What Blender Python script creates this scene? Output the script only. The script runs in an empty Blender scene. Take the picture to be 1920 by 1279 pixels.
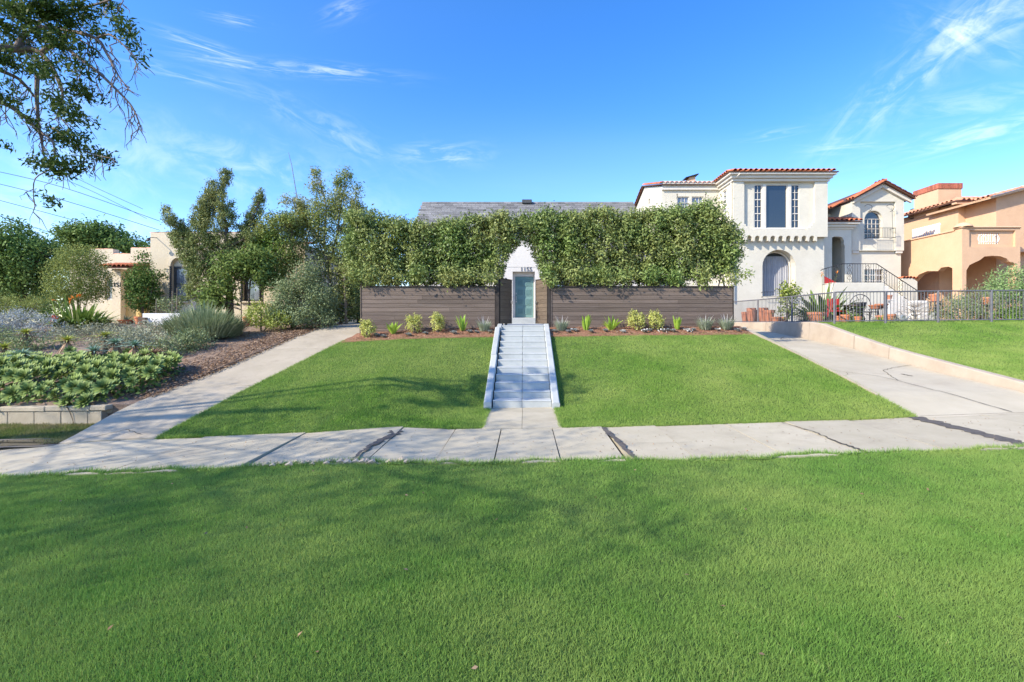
import bpy, bmesh, math, random
import numpy as np
from mathutils import Vector, Matrix
from mathutils.geometry import tessellate_polygon

random.seed(7)
RNG = np.random.default_rng(11)
S = bpy.context.scene
C = S.collection

# ------------------------------------------------------------------ camera, sky, sun, exposure
F = 900.0            # focal length in photo pixels (photo 1920 px wide)
VX, VY = 984.0, 607.0
CZ = 1.6
cam = bpy.data.cameras.new('camera')
cam.sensor_width = 36.0
cam.lens = 36.0 * F / 1920.0
cam.shift_x = -(VX - 960.0) / 1920.0
cam.shift_y = -(639.5 - VY) / 1920.0
cam.clip_start = 0.05
cam.clip_end = 4000
camo = bpy.data.objects.new('camera', cam)
C.objects.link(camo)
camo.location = (0, 0, CZ)
camo.rotation_euler = (math.radians(90), 0, 0)
S.camera = camo

SUN = Vector((-0.80, -0.47, 0.66)).normalized()
sl = bpy.data.lights.new('sun', 'SUN')
sl.energy = 3.3
sl.angle = math.radians(0.55)
sl.color = (1.0, 0.90, 0.74)
so = bpy.data.objects.new('sun', sl)
C.objects.link(so)
so.rotation_euler = SUN.to_track_quat('Z', 'Y').to_euler()
so.location = (-20, -10, 30)

W = bpy.data.worlds.new('World')
S.world = W
W.use_nodes = True
nt = W.node_tree
for n in list(nt.nodes):
    nt.nodes.remove(n)
def wn(t, **k):
    n = nt.nodes.new(t)
    for a, b in k.items():
        setattr(n, a, b)
    return n
sky = wn('ShaderNodeTexSky')
sky.sky_type = 'NISHITA'
sky.sun_disc = False
sky.sun_elevation = math.asin(SUN.z)
sky.sun_rotation = math.atan2(SUN.x, SUN.y)
sky.altitude = 100
sky.air_density = 1.0
sky.dust_density = 0.3
sky.ozone_density = 2.6
hs = wn('ShaderNodeHueSaturation')
hs.inputs['Saturation'].default_value = 1.34
hs.inputs['Hue'].default_value = 0.508
hs.inputs['Value'].default_value = 1.0
tint = wn('ShaderNodeMix', data_type='RGBA', blend_type='MULTIPLY')
tint.inputs[0].default_value = 1.0
tint.inputs[7].default_value = (0.98, 0.97, 1.02, 1)
nt.links.new(sky.outputs[0], hs.inputs['Color'])
nt.links.new(hs.outputs[0], tint.inputs[6])
# wispy clouds : layer projected on a high plane
tc = wn('ShaderNodeTexCoord')
sep = wn('ShaderNodeSeparateXYZ')
nt.links.new(tc.outputs['Generated'], sep.inputs[0])
def wm(op, a, b=None, c=None):
    n = wn('ShaderNodeMath', operation=op)
    for i, v in enumerate((a, b, c)):
        if v is None: continue
        if isinstance(v, (int, float)): n.inputs[i].default_value = v
        else: nt.links.new(v, n.inputs[i])
    return n.outputs[0]
zz = wm('ADD', wm('MAXIMUM', sep.outputs[2], 0.0), 0.10)
u_ = wm('DIVIDE', sep.outputs[0], zz)
v_ = wm('DIVIDE', sep.outputs[1], zz)
comb = wn('ShaderNodeCombineXYZ')
nt.links.new(u_, comb.inputs[0]); nt.links.new(v_, comb.inputs[1])
mp = wn('ShaderNodeMapping')
mp.inputs['Location'].default_value = (3.1, 1.7, 0)
mp.inputs['Rotation'].default_value = (0, 0, math.radians(24))
mp.inputs['Scale'].default_value = (0.55, 1.25, 1)
nt.links.new(comb.outputs[0], mp.inputs[0])
n1 = wn('ShaderNodeTexNoise'); n1.inputs['Scale'].default_value = 1.5; n1.inputs['Detail'].default_value = 9
n1.inputs['Roughness'].default_value = 0.62; n1.inputs['Distortion'].default_value = 0.5
nt.links.new(mp.outputs[0], n1.inputs['Vector'])
n2 = wn('ShaderNodeTexNoise'); n2.inputs['Scale'].default_value = 0.45; n2.inputs['Detail'].default_value = 2
nt.links.new(mp.outputs[0], n2.inputs['Vector'])
def wramp(src, lo, hi):
    m = wn('ShaderNodeMapRange'); m.interpolation_type = 'SMOOTHSTEP'
    m.inputs['From Min'].default_value = lo; m.inputs['From Max'].default_value = hi
    nt.links.new(src, m.inputs['Value'])
    return m.outputs[0]
c1 = wramp(n1.outputs[0], 0.50, 0.80)
c2 = wramp(n2.outputs[0], 0.46, 0.66)
cl = wm('MULTIPLY', c1, c2)
# broad thin veil low in the sky
veil = wm('MULTIPLY', wramp(n2.outputs[0], 0.3, 0.75), 0.10)
# single wisps: each an elongated patch of the same cloud texture, in sky directions
def wisp(px, py, lx, ly, ang, k, lo=0.40, hi=0.72):
    d = Vector(((px - VX) / F, 1, (VY - py) / F)).normalized()
    r = Vector((0, 0, 1)).cross(d); r = -r.normalized(); up = r.cross(d); up.normalize()
    if up.z < 0: up = -up
    a = math.radians(ang)
    e1 = r * math.cos(a) + up * math.sin(a); e2 = -r * math.sin(a) + up * math.cos(a)
    def dot(v):
        n = wn('ShaderNodeVectorMath', operation='DOT_PRODUCT')
        n.inputs[1].default_value = v
        nt.links.new(tc.outputs['Generated'], n.inputs[0]); return n.outputs['Value']
    p = wm('DIVIDE', wm('SUBTRACT', dot(e1), 0), lx / F)
    q = wm('DIVIDE', wm('SUBTRACT', dot(e2), 0), ly / F)
    g = wm('ADD', wm('MULTIPLY', p, p), wm('MULTIPLY', q, q))
    g = wm('POWER', 2.718, wm('MULTIPLY', g, -1.0))
    front = wm('GREATER_THAN', dot(d), 0.3)
    cb = wn('ShaderNodeCombineXYZ')
    nt.links.new(wm('MULTIPLY', p, 0.9 * lx / 60), cb.inputs[0]); nt.links.new(wm('MULTIPLY', q, 1.0), cb.inputs[1]); cb.inputs[2].default_value = px * 0.013
    nz = wn('ShaderNodeTexNoise'); nz.inputs['Scale'].default_value = 1.1; nz.inputs['Detail'].default_value = 8; nz.inputs['Roughness'].default_value = .62
    nz.inputs['Distortion'].default_value = .7
    nt.links.new(cb.outputs[0], nz.inputs['Vector'])
    t = wramp(nz.outputs[0], lo, hi)
    return wm('MULTIPLY', wm('MULTIPLY', wm('MULTIPLY', g, t), front), k*(.42 if px < 900 and py < 160 else .5))
tot = wm('ADD', wm('MULTIPLY', cl, 0.08), veil)
for a in [(372, 82, 40, 7, -3, 1.0), (448, 118, 60, 8, 5, .9), (600, 132, 95, 9, 6, .95), (440, 37, 28, 7, 5, .7), (645, 20, 30, 12, 30, .6),
          (830, 290, 62, 17, 4, .75), (350, 142, 80, 8, 0, .5), (630, 250, 110, 22, -20, .4), (490, 320, 170, 45, -8, .45), (1725, 125, 125, 26, 38, .75),
          (1815, 70, 60, 18, -40, .6), (1890, 22, 60, 22, 8, .9), (1850, 246, 95, 15, 5, .75), (1580, 275, 45, 9, -6, .5), (1450, 252, 40, 7, 0, .4),
          (60, 230, 150, 55, -15, .5), (1840, 190, 120, 20, -8, .35), (60, 395, 160, 40, -10, .5)]:
    tot = wm('ADD', tot, wisp(*a))
tot = wm('MINIMUM', tot, 1.0)
cm = wn('ShaderNodeMix', data_type='RGBA')
nt.links.new(tot, cm.inputs[0])
nt.links.new(tint.outputs[2], cm.inputs[6])
cm.inputs[7].default_value = (4.6, 4.9, 5.4, 1)
bg = wn('ShaderNodeBackground')
bg.inputs[1].default_value = 0.15
wo = wn('ShaderNodeOutputWorld')
nt.links.new(cm.outputs[2], bg.inputs[0])
nt.links.new(bg.outputs[0], wo.inputs[0])

S.view_settings.view_transform = 'Standard'
S.view_settings.look = 'None'
S.view_settings.exposure = 1.2
S.view_settings.gamma = 1.0
S.view_settings.use_curve_mapping = False
S.cycles.use_denoising = True
S.cycles.max_bounces = 6
S.cycles.diffuse_bounces = 3
S.cycles.glossy_bounces = 2
S.cycles.transmission_bounces = 3
S.cycles.caustics_reflective = False
S.cycles.caustics_refractive = False

# ------------------------------------------------------------------ helpers
def PX(px, Y): return (px - VX) * Y / F
def PZ(py, Y): return CZ + (VY - py) * Y / F
def P(px, py, Y): return Vector((PX(px, Y), Y, PZ(py, Y)))

class MB:
    def __init__(self): self.v = []; self.f = []
    def add(self, vs, fs):
        o = len(self.v); self.v += [tuple(p) for p in vs]; self.f += [tuple(i + o for i in q) for q in fs]
    def box(self, x0, x1, y0, y1, z0, z1):
        self.add([(x0,y0,z0),(x1,y0,z0),(x1,y1,z0),(x0,y1,z0),(x0,y0,z1),(x1,y0,z1),(x1,y1,z1),(x0,y1,z1)],
                 [(0,3,2,1),(4,5,6,7),(0,1,5,4),(1,2,6,5),(2,3,7,6),(3,0,4,7)]); return self
    def cbox(self, x0, x1, y0, y1, z0, z1, b=0.01):
        bm = bmesh.new(); bmesh.ops.create_cube(bm, size=1)
        for v in bm.verts:
            v.co = Vector(((x0+x1)/2 + v.co.x*(x1-x0), (y0+y1)/2 + v.co.y*(y1-y0), (z0+z1)/2 + v.co.z*(z1-z0)))
        bmesh.ops.bevel(bm, geom=bm.edges[:], offset=b, segments=1, affect='EDGES')
        bm.verts.index_update()
        self.add([v.co for v in bm.verts], [[v.index for v in f.verts] for f in bm.faces]); bm.free(); return self
    def tube(self, pts, rad, n=6, cap=True):
        pts = [Vector(p) for p in pts]
        if not hasattr(rad, '__len__'): rad = [rad] * len(pts)
        vs = []; fs = []
        ref = Vector((0.31, 0.2, 0.93))
        for i, p in enumerate(pts):
            d = (pts[min(i+1, len(pts)-1)] - pts[max(i-1, 0)])
            d = d.normalized() if d.length > 1e-9 else Vector((0,0,1))
            a = d.cross(ref if abs(d.dot(ref)) < .95 else Vector((1,0,0))).normalized(); b = d.cross(a)
            for k in range(n):
                t = 2*math.pi*k/n
                vs.append(p + (a*math.cos(t) + b*math.sin(t))*rad[i])
        for i in range(len(pts)-1):
            for k in range(n):
                fs.append((i*n+k, i*n+(k+1)%n, (i+1)*n+(k+1)%n, (i+1)*n+k))
        if cap and n > 2:
            fs.append(tuple(range(n-1,-1,-1))); fs.append(tuple((len(pts)-1)*n+k for k in range(n)))
        self.add(vs, fs); return self
    def lathe(self, prof, c=(0,0,0), n=16):
        vs = []; fs = []
        for r, z in prof:
            for k in range(n):
                t = 2*math.pi*k/n; vs.append((c[0]+r*math.cos(t), c[1]+r*math.sin(t), c[2]+z))
        for i in range(len(prof)-1):
            for k in range(n):
                fs.append((i*n+k, i*n+(k+1)%n, (i+1)*n+(k+1)%n, (i+1)*n+k))
        self.add(vs, fs); return self
    def prism(self, outer, holes, fn, w0, w1):
        loops = [outer] + list(holes)
        tri = tessellate_polygon([[Vector((a, b, 0)) for a, b in l] for l in loops])
        flat = [p for l in loops for p in l]; n = len(flat)
        vs = [fn(a, b, w0) for a, b in flat] + [fn(a, b, w1) for a, b in flat]
        fs = [tuple(t) for t in tri] + [tuple(i+n for i in reversed(t)) for t in tri]
        o = 0
        for l in loops:
            m = len(l)
            for i in range(m):
                a = o+i; b = o+(i+1) % m
                fs.append((a, b, b+n, a+n))
            o += m
        self.add(vs, fs); return self
    def build(self, name, mat, parent=None, smooth=False, origin=None, recalc=True):
        me = bpy.data.meshes.new(name)
        v = self.v
        if origin is not None: v = [(a-origin[0], b-origin[1], c-origin[2]) for a, b, c in v]
        me.from_pydata(v, [], self.f)
        if recalc:
            bm = bmesh.new(); bm.from_mesh(me); bmesh.ops.recalc_face_normals(bm, faces=bm.faces); bm.to_mesh(me); bm.free()
        if smooth:
            for p in me.polygons: p.use_smooth = True
        me.materials.append(mat)
        return link(name, me, parent, origin)

def link(name, me, parent=None, origin=None):
    o = bpy.data.objects.new(name, me)
    C.objects.link(o)
    if origin is not None: o.location = origin
    if parent is not None: par(o, parent)
    return o
def wloc(o):
    p = Vector(o.location)
    return p
def par(o, parent):
    o.parent = parent
    if parent.get('_w'):           # things built in world coordinates
        o.matrix_parent_inverse = Matrix.Translation(-Vector(parent.location))
def tag(o, label=None, cat=None, group=None, kind=None):
    if label: o['label'] = label
    if cat: o['category'] = cat
    if group: o['group'] = group
    if kind: o['kind'] = kind
    return o
def thing(name, label, cat, loc=(0,0,0), group=None, world=True):
    o = bpy.data.objects.new(name, None); C.objects.link(o)
    o.empty_display_size = .1
    o.location = loc
    if world: o['_w'] = 1
    return tag(o, label, cat, group)
def dup(root, loc, rotz=0, scale=1, label=None):
    r = root.copy(); C.objects.link(r); r.location = loc; r.rotation_euler = (0,0,rotz); r.scale = (scale,)*3 if not hasattr(scale,'__len__') else scale
    if label: r['label'] = label
    for ch in list(root.children):
        c = ch.copy(); C.objects.link(c); c.parent = r
        for g in ch.children:
            d = g.copy(); C.objects.link(d); d.parent = c
    return r

# ------------------------------------------------------------------ materials
def nodes(name):
    m = bpy.data.materials.new(name); m.use_nodes = True
    t = m.node_tree; b = t.nodes['Principled BSDF']
    return m, t, b
def mat(name, col, col2=None, scale=3.0, rough=.8, bump=.0, bscale=40, spec=.3, stretch=(1,1,1), dirt=None, dscale=.8, objrnd=0.0, metal=0.0, detail=6, bdist=.02):
    m, t, b = nodes(name)
    L = t.links
    geo = t.nodes.new('ShaderNodeNewGeometry')
    mp = t.nodes.new('ShaderNodeMapping'); mp.inputs['Scale'].default_value = stretch
    L.new(geo.outputs['Position'], mp.inputs[0])
    out = None
    if objrnd:
        oi = t.nodes.new('ShaderNodeObjectInfo')
        va = t.nodes.new('ShaderNodeVectorMath'); va.operation = 'SCALE'; 
        cbx = t.nodes.new('ShaderNodeCombineXYZ')
        mu = t.nodes.new('ShaderNodeMath'); mu.operation = 'MULTIPLY'; mu.inputs[1].default_value = 37.0
        L.new(oi.outputs['Random'], mu.inputs[0]); L.new(mu.outputs[0], cbx.inputs[0]); L.new(mu.outputs[0], cbx.inputs[2])
        ad = t.nodes.new('ShaderNodeVectorMath'); ad.operation = 'ADD'
        L.new(mp.outputs[0], ad.inputs[0]); L.new(cbx.outputs[0], ad.inputs[1]); vec = ad.outputs[0]
    else: vec = mp.outputs[0]
    mix = t.nodes.new('ShaderNodeMix'); mix.data_type = 'RGBA'
    nz = t.nodes.new('ShaderNodeTexNoise'); nz.inputs['Scale'].default_value = scale; nz.inputs['Detail'].default_value = detail; nz.inputs['Roughness'].default_value = .62
    L.new(vec, nz.inputs['Vector'])
    mr = t.nodes.new('ShaderNodeMapRange'); mr.inputs['From Min'].default_value = .32; mr.inputs['From Max'].default_value = .68
    L.new(nz.outputs[0], mr.inputs['Value']); L.new(mr.outputs[0], mix.inputs[0])
    mix.inputs[6].default_value = (*col, 1); mix.inputs[7].default_value = (*(col2 or col), 1)
    cur = mix.outputs[2]
    if dirt:
        dz = t.nodes.new('ShaderNodeTexNoise'); dz.inputs['Scale'].default_value = dscale; dz.inputs['Detail'].default_value = 8; dz.inputs['Roughness'].default_value = .7
        L.new(vec, dz.inputs['Vector'])
        dr = t.nodes.new('ShaderNodeMapRange'); dr.inputs['From Min'].default_value = .52; dr.inputs['From Max'].default_value = .78; dr.inputs['To Max'].default_value = dirt[3] if len(dirt) > 3 else .6
        L.new(dz.outputs[0], dr.inputs['Value'])
        dm = t.nodes.new('ShaderNodeMix'); dm.data_type = 'RGBA'
        L.new(dr.outputs[0], dm.inputs[0]); L.new(cur, dm.inputs[6]); dm.inputs[7].default_value = (*dirt[:3], 1)
        cur = dm.outputs[2]
    if objrnd:
        hv = t.nodes.new('ShaderNodeHueSaturation')
        m2 = t.nodes.new('ShaderNodeMapRange'); m2.inputs['To Min'].default_value = 1-objrnd; m2.inputs['To Max'].default_value = 1+objrnd
        L.new(oi.outputs['Random'], m2.inputs['Value']); L.new(m2.outputs[0], hv.inputs['Value']); L.new(cur, hv.inputs['Color'])
        cur = hv.outputs[0]
    L.new(cur, b.inputs['Base Color'])
    b.inputs['Roughness'].default_value = rough
    b.inputs['Specular IOR Level'].default_value = spec
    b.inputs['Metallic'].default_value = metal
    if bump:
        bz = t.nodes.new('ShaderNodeTexNoise'); bz.inputs['Scale'].default_value = bscale; bz.inputs['Detail'].default_value = 5
        L.new(vec, bz.inputs['Vector'])
        bp = t.nodes.new('ShaderNodeBump'); bp.inputs['Strength'].default_value = bump; bp.inputs['Distance'].default_value = bdist
        L.new(bz.outputs[0], bp.inputs['Height']); L.new(bp.outputs[0], b.inputs['Normal'])
    return m
def leafmat(name, a, b_, c=None, trans=.28, rough=.6, spec=.2, patch=None, pscale=.35, gain=1.45):
    """leaf colours vary leaf by leaf (face attribute rnd); patch = a slow change of colour over the plant"""
    q = lambda c: None if c is None else tuple(min(x*gain, .8) for x in c)
    a, b_, c, patch = q(a), q(b_), q(c), q(patch)
    m, t, b = nodes(name); L = t.links
    at = t.nodes.new('ShaderNodeAttribute'); at.attribute_name = 'rnd'
    r = t.nodes.new('ShaderNodeValToRGB')
    r.color_ramp.elements[0].color = (*a, 1); r.color_ramp.elements[1].color = (*b_, 1)
    if c:
        e = r.color_ramp.elements.new(.93); e.color = (*b_, 1); r.color_ramp.elements[-1].color = (*c, 1)
    L.new(at.outputs['Fac'], r.inputs[0]); cur = r.outputs[0]
    if patch:
        g = t.nodes.new('ShaderNodeNewGeometry')
        nz = t.nodes.new('ShaderNodeTexNoise'); nz.inputs['Scale'].default_value = pscale; nz.inputs['Detail'].default_value = 5; nz.inputs['Roughness'].default_value = .6
        L.new(g.outputs['Position'], nz.inputs['Vector'])
        mr = t.nodes.new('ShaderNodeMapRange'); mr.inputs['From Min'].default_value = .36; mr.inputs['From Max'].default_value = .68; mr.inputs['To Max'].default_value = .8
        L.new(nz.outputs[0], mr.inputs['Value'])
        mx = t.nodes.new('ShaderNodeMix'); mx.data_type = 'RGBA'; L.new(mr.outputs[0], mx.inputs[0]); L.new(cur, mx.inputs[6]); mx.inputs[7].default_value = (*patch, 1)
        cur = mx.outputs[2]
    L.new(cur, b.inputs['Base Color']); b.inputs['Roughness'].default_value = rough; b.inputs['Specular IOR Level'].default_value = spec
    tr = t.nodes.new('ShaderNodeBsdfTranslucent'); L.new(cur, tr.inputs['Color'])
    ms = t.nodes.new('ShaderNodeMixShader'); ms.inputs[0].default_value = trans
    L.new(b.outputs[0], ms.inputs[1]); L.new(tr.outputs[0], ms.inputs[2])
    L.new(ms.outputs[0], t.nodes['Material Output'].inputs['Surface'])
    return m

M = {}
M['soil'] = mat('soil', (.13,.085,.055), (.21,.14,.095), 9, .95, .6, 45)
M['mulch'] = mat('red_mulch', (.23,.11,.065), (.36,.19,.12), 22, .95, 1.0, 60, dirt=(.16,.10,.07,.6), dscale=3)
M['garden'] = mat('garden_soil', (.17,.115,.085), (.31,.23,.17), 7, .95, .8, 55, dirt=(.36,.28,.22,.7), dscale=2.5)
M['turf'] = mat('turf_soil', (.05,.09,.02), (.09,.15,.035), 6, .95, 1.0, 90)
M['conc'] = mat('sidewalk_concrete', (.42,.37,.265), (.495,.44,.325), 2.2, .88, .35, 160, dirt=(.26,.215,.17,.6), dscale=1.3, objrnd=.06)
M['conc_l'] = mat('driveway_concrete_grey', (.38,.33,.245), (.455,.395,.30), 1.6, .9, .5, 140, dirt=(.22,.18,.14,.65), dscale=1.8, objrnd=.05)
M['conc_r'] = mat('driveway_concrete_tan', (.42,.372,.275), (.495,.443,.335), 1.3, .9, .35, 140, dirt=(.30,.24,.185,.6), dscale=.8, objrnd=.04)
M['kerb'] = mat('retaining_concrete', (.40,.325,.25), (.48,.405,.32), 1.8, .9, .5, 90, dirt=(.27,.22,.17,.6), dscale=1.4, objrnd=.04)
M['asphalt'] = mat('asphalt_patch', (.10,.09,.082), (.17,.15,.135), 14, .95, 1.0, 120)
M['crack'] = mat('crack_dirt', (.055,.045,.036), (.10,.08,.06), 14, 1, 0)
M['step'] = mat('pale_blue_paint', (.40,.42,.41), (.455,.475,.465), 1.8, .7, .25, 120, dirt=(.27,.29,.30,.7), dscale=2.4, objrnd=.03)
M['plank'] = mat('weathered_board', (.120,.090,.074), (.185,.142,.118), 2.4, .75, .35, 30, stretch=(.5,8,14), dirt=(.23,.19,.17,.7), dscale=1.1, objrnd=.22)
M['gatewood'] = mat('gate_board', (.115,.085,.062), (.165,.125,.09), 2.4, .75, .35, 30, stretch=(2,2,14), objrnd=.12)
M['darkwood'] = mat('dark_post', (.028,.022,.02), (.05,.04,.035), 6, .7, .2, 40)
M['stalk'] = mat('green_stalk', (.12,.16,.05), (.17,.2,.07), 8, .7)
M['white'] = mat('white_stucco', (.60,.565,.47), (.66,.625,.53), 1.5, .92, .35, 11, dirt=(.50,.455,.38,.55), dscale=.7, bdist=.03)
M['whitetrim'] = mat('white_trim', (.65,.605,.53), (.70,.66,.585), 2, .7, .2, 20, dirt=(.60,.56,.5,.4), dscale=1.2)
M['mainwall'] = mat('main_house_stucco', (.64,.605,.55), (.69,.655,.60), 1.5, .92, .3, 30, dirt=(.68,.65,.60,.4), dscale=.6)
M['cream'] = mat('cream_stucco', (.63,.545,.40), (.69,.60,.455), 1.5, .92, .5, 22, dirt=(.5,.42,.31,.5), dscale=.7)
M['gold_lit'] = mat('gold_lit_stucco', (.66,.48,.20), (.72,.54,.25), 1.5, .92, .4, 22)  # gold light in the entry recess, put into the wall colour
M['orange'] = mat('peach_stucco', (.62,.40,.25), (.68,.45,.285), 1.4, .92, .4, 14, dirt=(.50,.29,.18,.5), dscale=.6)
M['tile'] = mat('terracotta_tile', (.40,.115,.055), (.56,.19,.095), 5, .8, .3, 60, dirt=(.20,.085,.055,.7), dscale=5, objrnd=.22)
M['tile_pale'] = mat('pale_terracotta_tile', (.50,.22,.13), (.62,.31,.20), 5, .8, .3, 60, dirt=(.27,.15,.11,.7), dscale=5, objrnd=.2)
M['tilebase'] = mat('roof_underlay', (.10,.05,.035), (.15,.07,.05), 5, .9)
M['shingle'] = mat('grey_shingle', (.15,.15,.152), (.23,.23,.228), 7, .95, .5, 80, dirt=(.10,.10,.10,.6), dscale=4, objrnd=.28)
M['pot'] = mat('terracotta_pot', (.44,.155,.075), (.55,.22,.115), 6, .85, .2, 40, dirt=(.58,.36,.26,.5), dscale=4, objrnd=.15)
M['iron'] = mat('grey_iron', (.11,.11,.125), (.16,.16,.175), 8, .55, .1, 60, spec=.5)
M['blackiron'] = mat('black_iron', (.02,.02,.022), (.04,.04,.042), 8, .5, .1, 60, spec=.5)
M['whiteiron'] = mat('white_iron', (.74,.74,.74), (.80,.80,.80), 8, .5)
M['door'] = mat('blue_green_door', (.145,.255,.245), (.17,.29,.275), 2, .6, .1, 20)
M['doorpanel_shade'] = mat('blue_green_door_shade', (.10,.19,.19), (.12,.22,.215), 2, .5, .1, 20)  # door paint darkened: shade of the panel recesses put into the colour
M['frame_dark'] = mat('dark_frame', (.05,.055,.06), (.08,.085,.09), 3, .6)
M['curtain'] = mat('grey_curtain', (.36,.36,.38), (.42,.42,.44), 3, .9)
M['metal'] = mat('steel', (.45,.45,.45), (.55,.55,.55), 3, .4, metal=.8)
M['brick'] = mat('red_brick', (.33,.10,.065), (.44,.16,.10), 9, .9, .4, 60, objrnd=.2)
M['pinkstone'] = mat('pink_paver', (.42,.25,.21), (.52,.34,.29), 9, .9, .4, 60, objrnd=.18)
M['block'] = mat('garden_block', (.39,.33,.24), (.47,.405,.305), 3, .92, .5, 60, dirt=(.27,.23,.17,.7), dscale=2.6, objrnd=.07)
M['bark'] = mat('grey_bark', (.15,.12,.10), (.25,.205,.175), 14, .95, .8, 50, stretch=(1,1,.3))
M['paleb'] = mat('pale_bark', (.27,.225,.18), (.38,.32,.26), 10, .95, .6, 50, stretch=(1,1,.3))
M['darkbark'] = mat('dark_bark', (.075,.06,.052), (.13,.105,.09), 14, .95, .8, 50)
M['black'] = mat('black_plastic', (.012,.012,.013), (.022,.022,.022), 3, .5)
M['red'] = mat('red_paint', (.40,.02,.02), (.50,.03,.03), 3, .6)
M['whitepaint'] = mat('white_paint', (.76,.75,.73), (.80,.79,.77), 3, .7)
def glassmat(name, col, rough=.03):
    m, t, b = nodes(name); b.inputs['Base Color'].default_value = (*col, 1); b.inputs['Roughness'].default_value = rough; b.inputs['Specular IOR Level'].default_value = .9
    b.inputs['IOR'].default_value = 1.6
    return m
M['glass'] = glassmat('window_glass', (.022,.028,.036))
M['glass_pale'] = glassmat('curtained_glass', (.20,.23,.28), .08)
m, t, b = nodes('puddle_water'); b.inputs['Base Color'].default_value = (.045,.038,.026,1); b.inputs['Roughness'].default_value = .04; b.inputs['IOR'].default_value = 1.33; b.inputs['Specular IOR Level'].default_value = .35
M['water'] = m
M['wet'] = mat('wet_concrete', (.16,.135,.10), (.24,.205,.16), 3, .75, .2, 80)

LM = {}
LM['lawn'] = leafmat('lawn_blade', (.060,.124,.019), (.122,.208,.036), (.28,.30,.10), .32, .6, .2, patch=(.210,.252,.072), pscale=.6, gain=1.9)
LM['lawn_near'] = leafmat('parkway_blade', (.056,.120,.023), (.117,.208,.043), (.28,.29,.12), .32, .6, .2, patch=(.182,.232,.066), pscale=.7, gain=1.95)
LM['verge'] = leafmat('verge_blade', (.06,.10,.02), (.14,.17,.045), (.3,.25,.13), .3, .7, .2, patch=(.27,.22,.12), pscale=1.6)
LM['hedge'] = leafmat('hedge_leaf', (.032,.060,.016), (.115,.160,.042), (.23,.27,.08), .22, .48, .3, patch=(.15,.155,.055), pscale=.9, gain=2.35)
LM['juniper'] = leafmat('juniper_spray', (.030,.050,.016), (.095,.118,.036), (.17,.175,.065), .15, .6, .2, patch=(.12,.125,.05), pscale=1.1, gain=2.6)
LM['tall'] = leafmat('tall_tree_leaf', (.045,.070,.018), (.125,.150,.040), (.24,.16,.09), .3, .5, .35, patch=(.15,.135,.055), pscale=.7, gain=2.6)
LM['mid'] = leafmat('mid_tree_leaf', (.050,.095,.016), (.120,.165,.030), (.24,.15,.10), .3, .5, .35, patch=(.15,.145,.05), pscale=.9, gain=2.4)
LM['broad'] = leafmat('broad_leaf', (.055,.090,.022), (.125,.165,.045), (.20,.24,.07), .3, .6, .15, gain=1.9)
LM['grey'] = leafmat('grey_green_leaf', (.080,.115,.050), (.19,.225,.115), (.28,.31,.18), .2, .6, .3, patch=(.13,.16,.07), pscale=1.4, gain=1.7)
LM['yellowg'] = leafmat('yellow_green_leaf', (.10,.14,.025), (.25,.28,.055), (.38,.38,.10), .3, .5, .35, gain=1.8)
LM['silver'] = leafmat('silver_leaf', (.22,.245,.235), (.40,.42,.42), (.5,.52,.52), .15, .8, .2, gain=1.3)
LM['sage'] = leafmat('sage_leaf', (.17,.19,.12), (.32,.33,.25), (.42,.42,.35), .15, .8, .2, patch=(.20,.20,.12), pscale=1.6, gain=1.45)
LM['dark'] = leafmat('dark_tree_leaf', (.026,.058,.016), (.075,.125,.028), (.13,.18,.045), .25, .6, .15, patch=(.08,.11,.03), pscale=.5, gain=2.2)
LM['olive'] = leafmat('olive_leaf', (.080,.105,.030), (.19,.215,.060), (.28,.29,.1), .25, .6, .15, patch=(.12,.14,.04), pscale=.8, gain=2)
LM['variegated'] = leafmat('variegated_leaf', (.30,.34,.06), (.60,.60,.20), (.75,.74,.42), .25, .5, .3, gain=1.1)
LM['lime'] = leafmat('lime_strap_leaf', (.16,.27,.035), (.30,.42,.06), (.42,.5,.10), .3, .45, .35)
LM['strap'] = leafmat('green_strap_leaf', (.055,.105,.020), (.15,.205,.045), (.28,.29,.10), .2, .6, .15, gain=1.6)
LM['greystrap'] = leafmat('grey_strap_leaf', (.08,.11,.06), (.19,.225,.11), (.34,.31,.18), .2, .5, .3)
LM['rosemary'] = leafmat('rosemary_sprig', (.095,.125,.065), (.21,.235,.135), (.30,.31,.20), .15, .7, .3, gain=1.9)
LM['lavender'] = leafmat('lavender_sprig', (.20,.25,.16), (.36,.41,.29), (.44,.40,.45), .15, .8, .2, gain=1.1)
LM['aloe'] = leafmat('aloe_leaf', (.10,.17,.12), (.18,.26,.18), (.26,.34,.22), .1, .5, .3, gain=1.5)
LM['aloe_y'] = leafmat('aloe_leaf_yellow', (.22,.28,.05), (.42,.42,.08), (.52,.28,.07), .15, .5, .2, gain=1.1)
LM['dryleaf'] = leafmat('dry_leaf', (.22,.135,.085), (.40,.27,.18), (.52,.40,.28), .1, .8, .2, gain=1.1)
LM['aeonium'] = leafmat('aeonium_leaf', (.055,.095,.025), (.27,.36,.10), (.36,.44,.16), .15, .55, .2, gain=1.1)
LM['litter'] = leafmat('leaf_litter', (.16,.095,.06), (.36,.24,.15), (.50,.40,.28), .05, .9, .15, gain=1.1)
LM['street'] = leafmat('street_tree_leaf', (.032,.064,.016), (.085,.135,.028), (.16,.21,.05), .3, .6, .15, gain=1.1)
LM['shrubw'] = leafmat('light_shrub_leaf', (.11,.19,.06), (.24,.33,.13), (.40,.46,.26), .25, .5, .3)
LM['white'] = leafmat('white_petal', (.55,.55,.50), (.74,.74,.70), None, .2, .7, .2, gain=1.1)
LM['succ'] = leafmat('grey_rosette_leaf', (.24,.28,.26), (.46,.49,.48), (.55,.5,.58), .1, .6, .3, gain=1.1)
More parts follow.
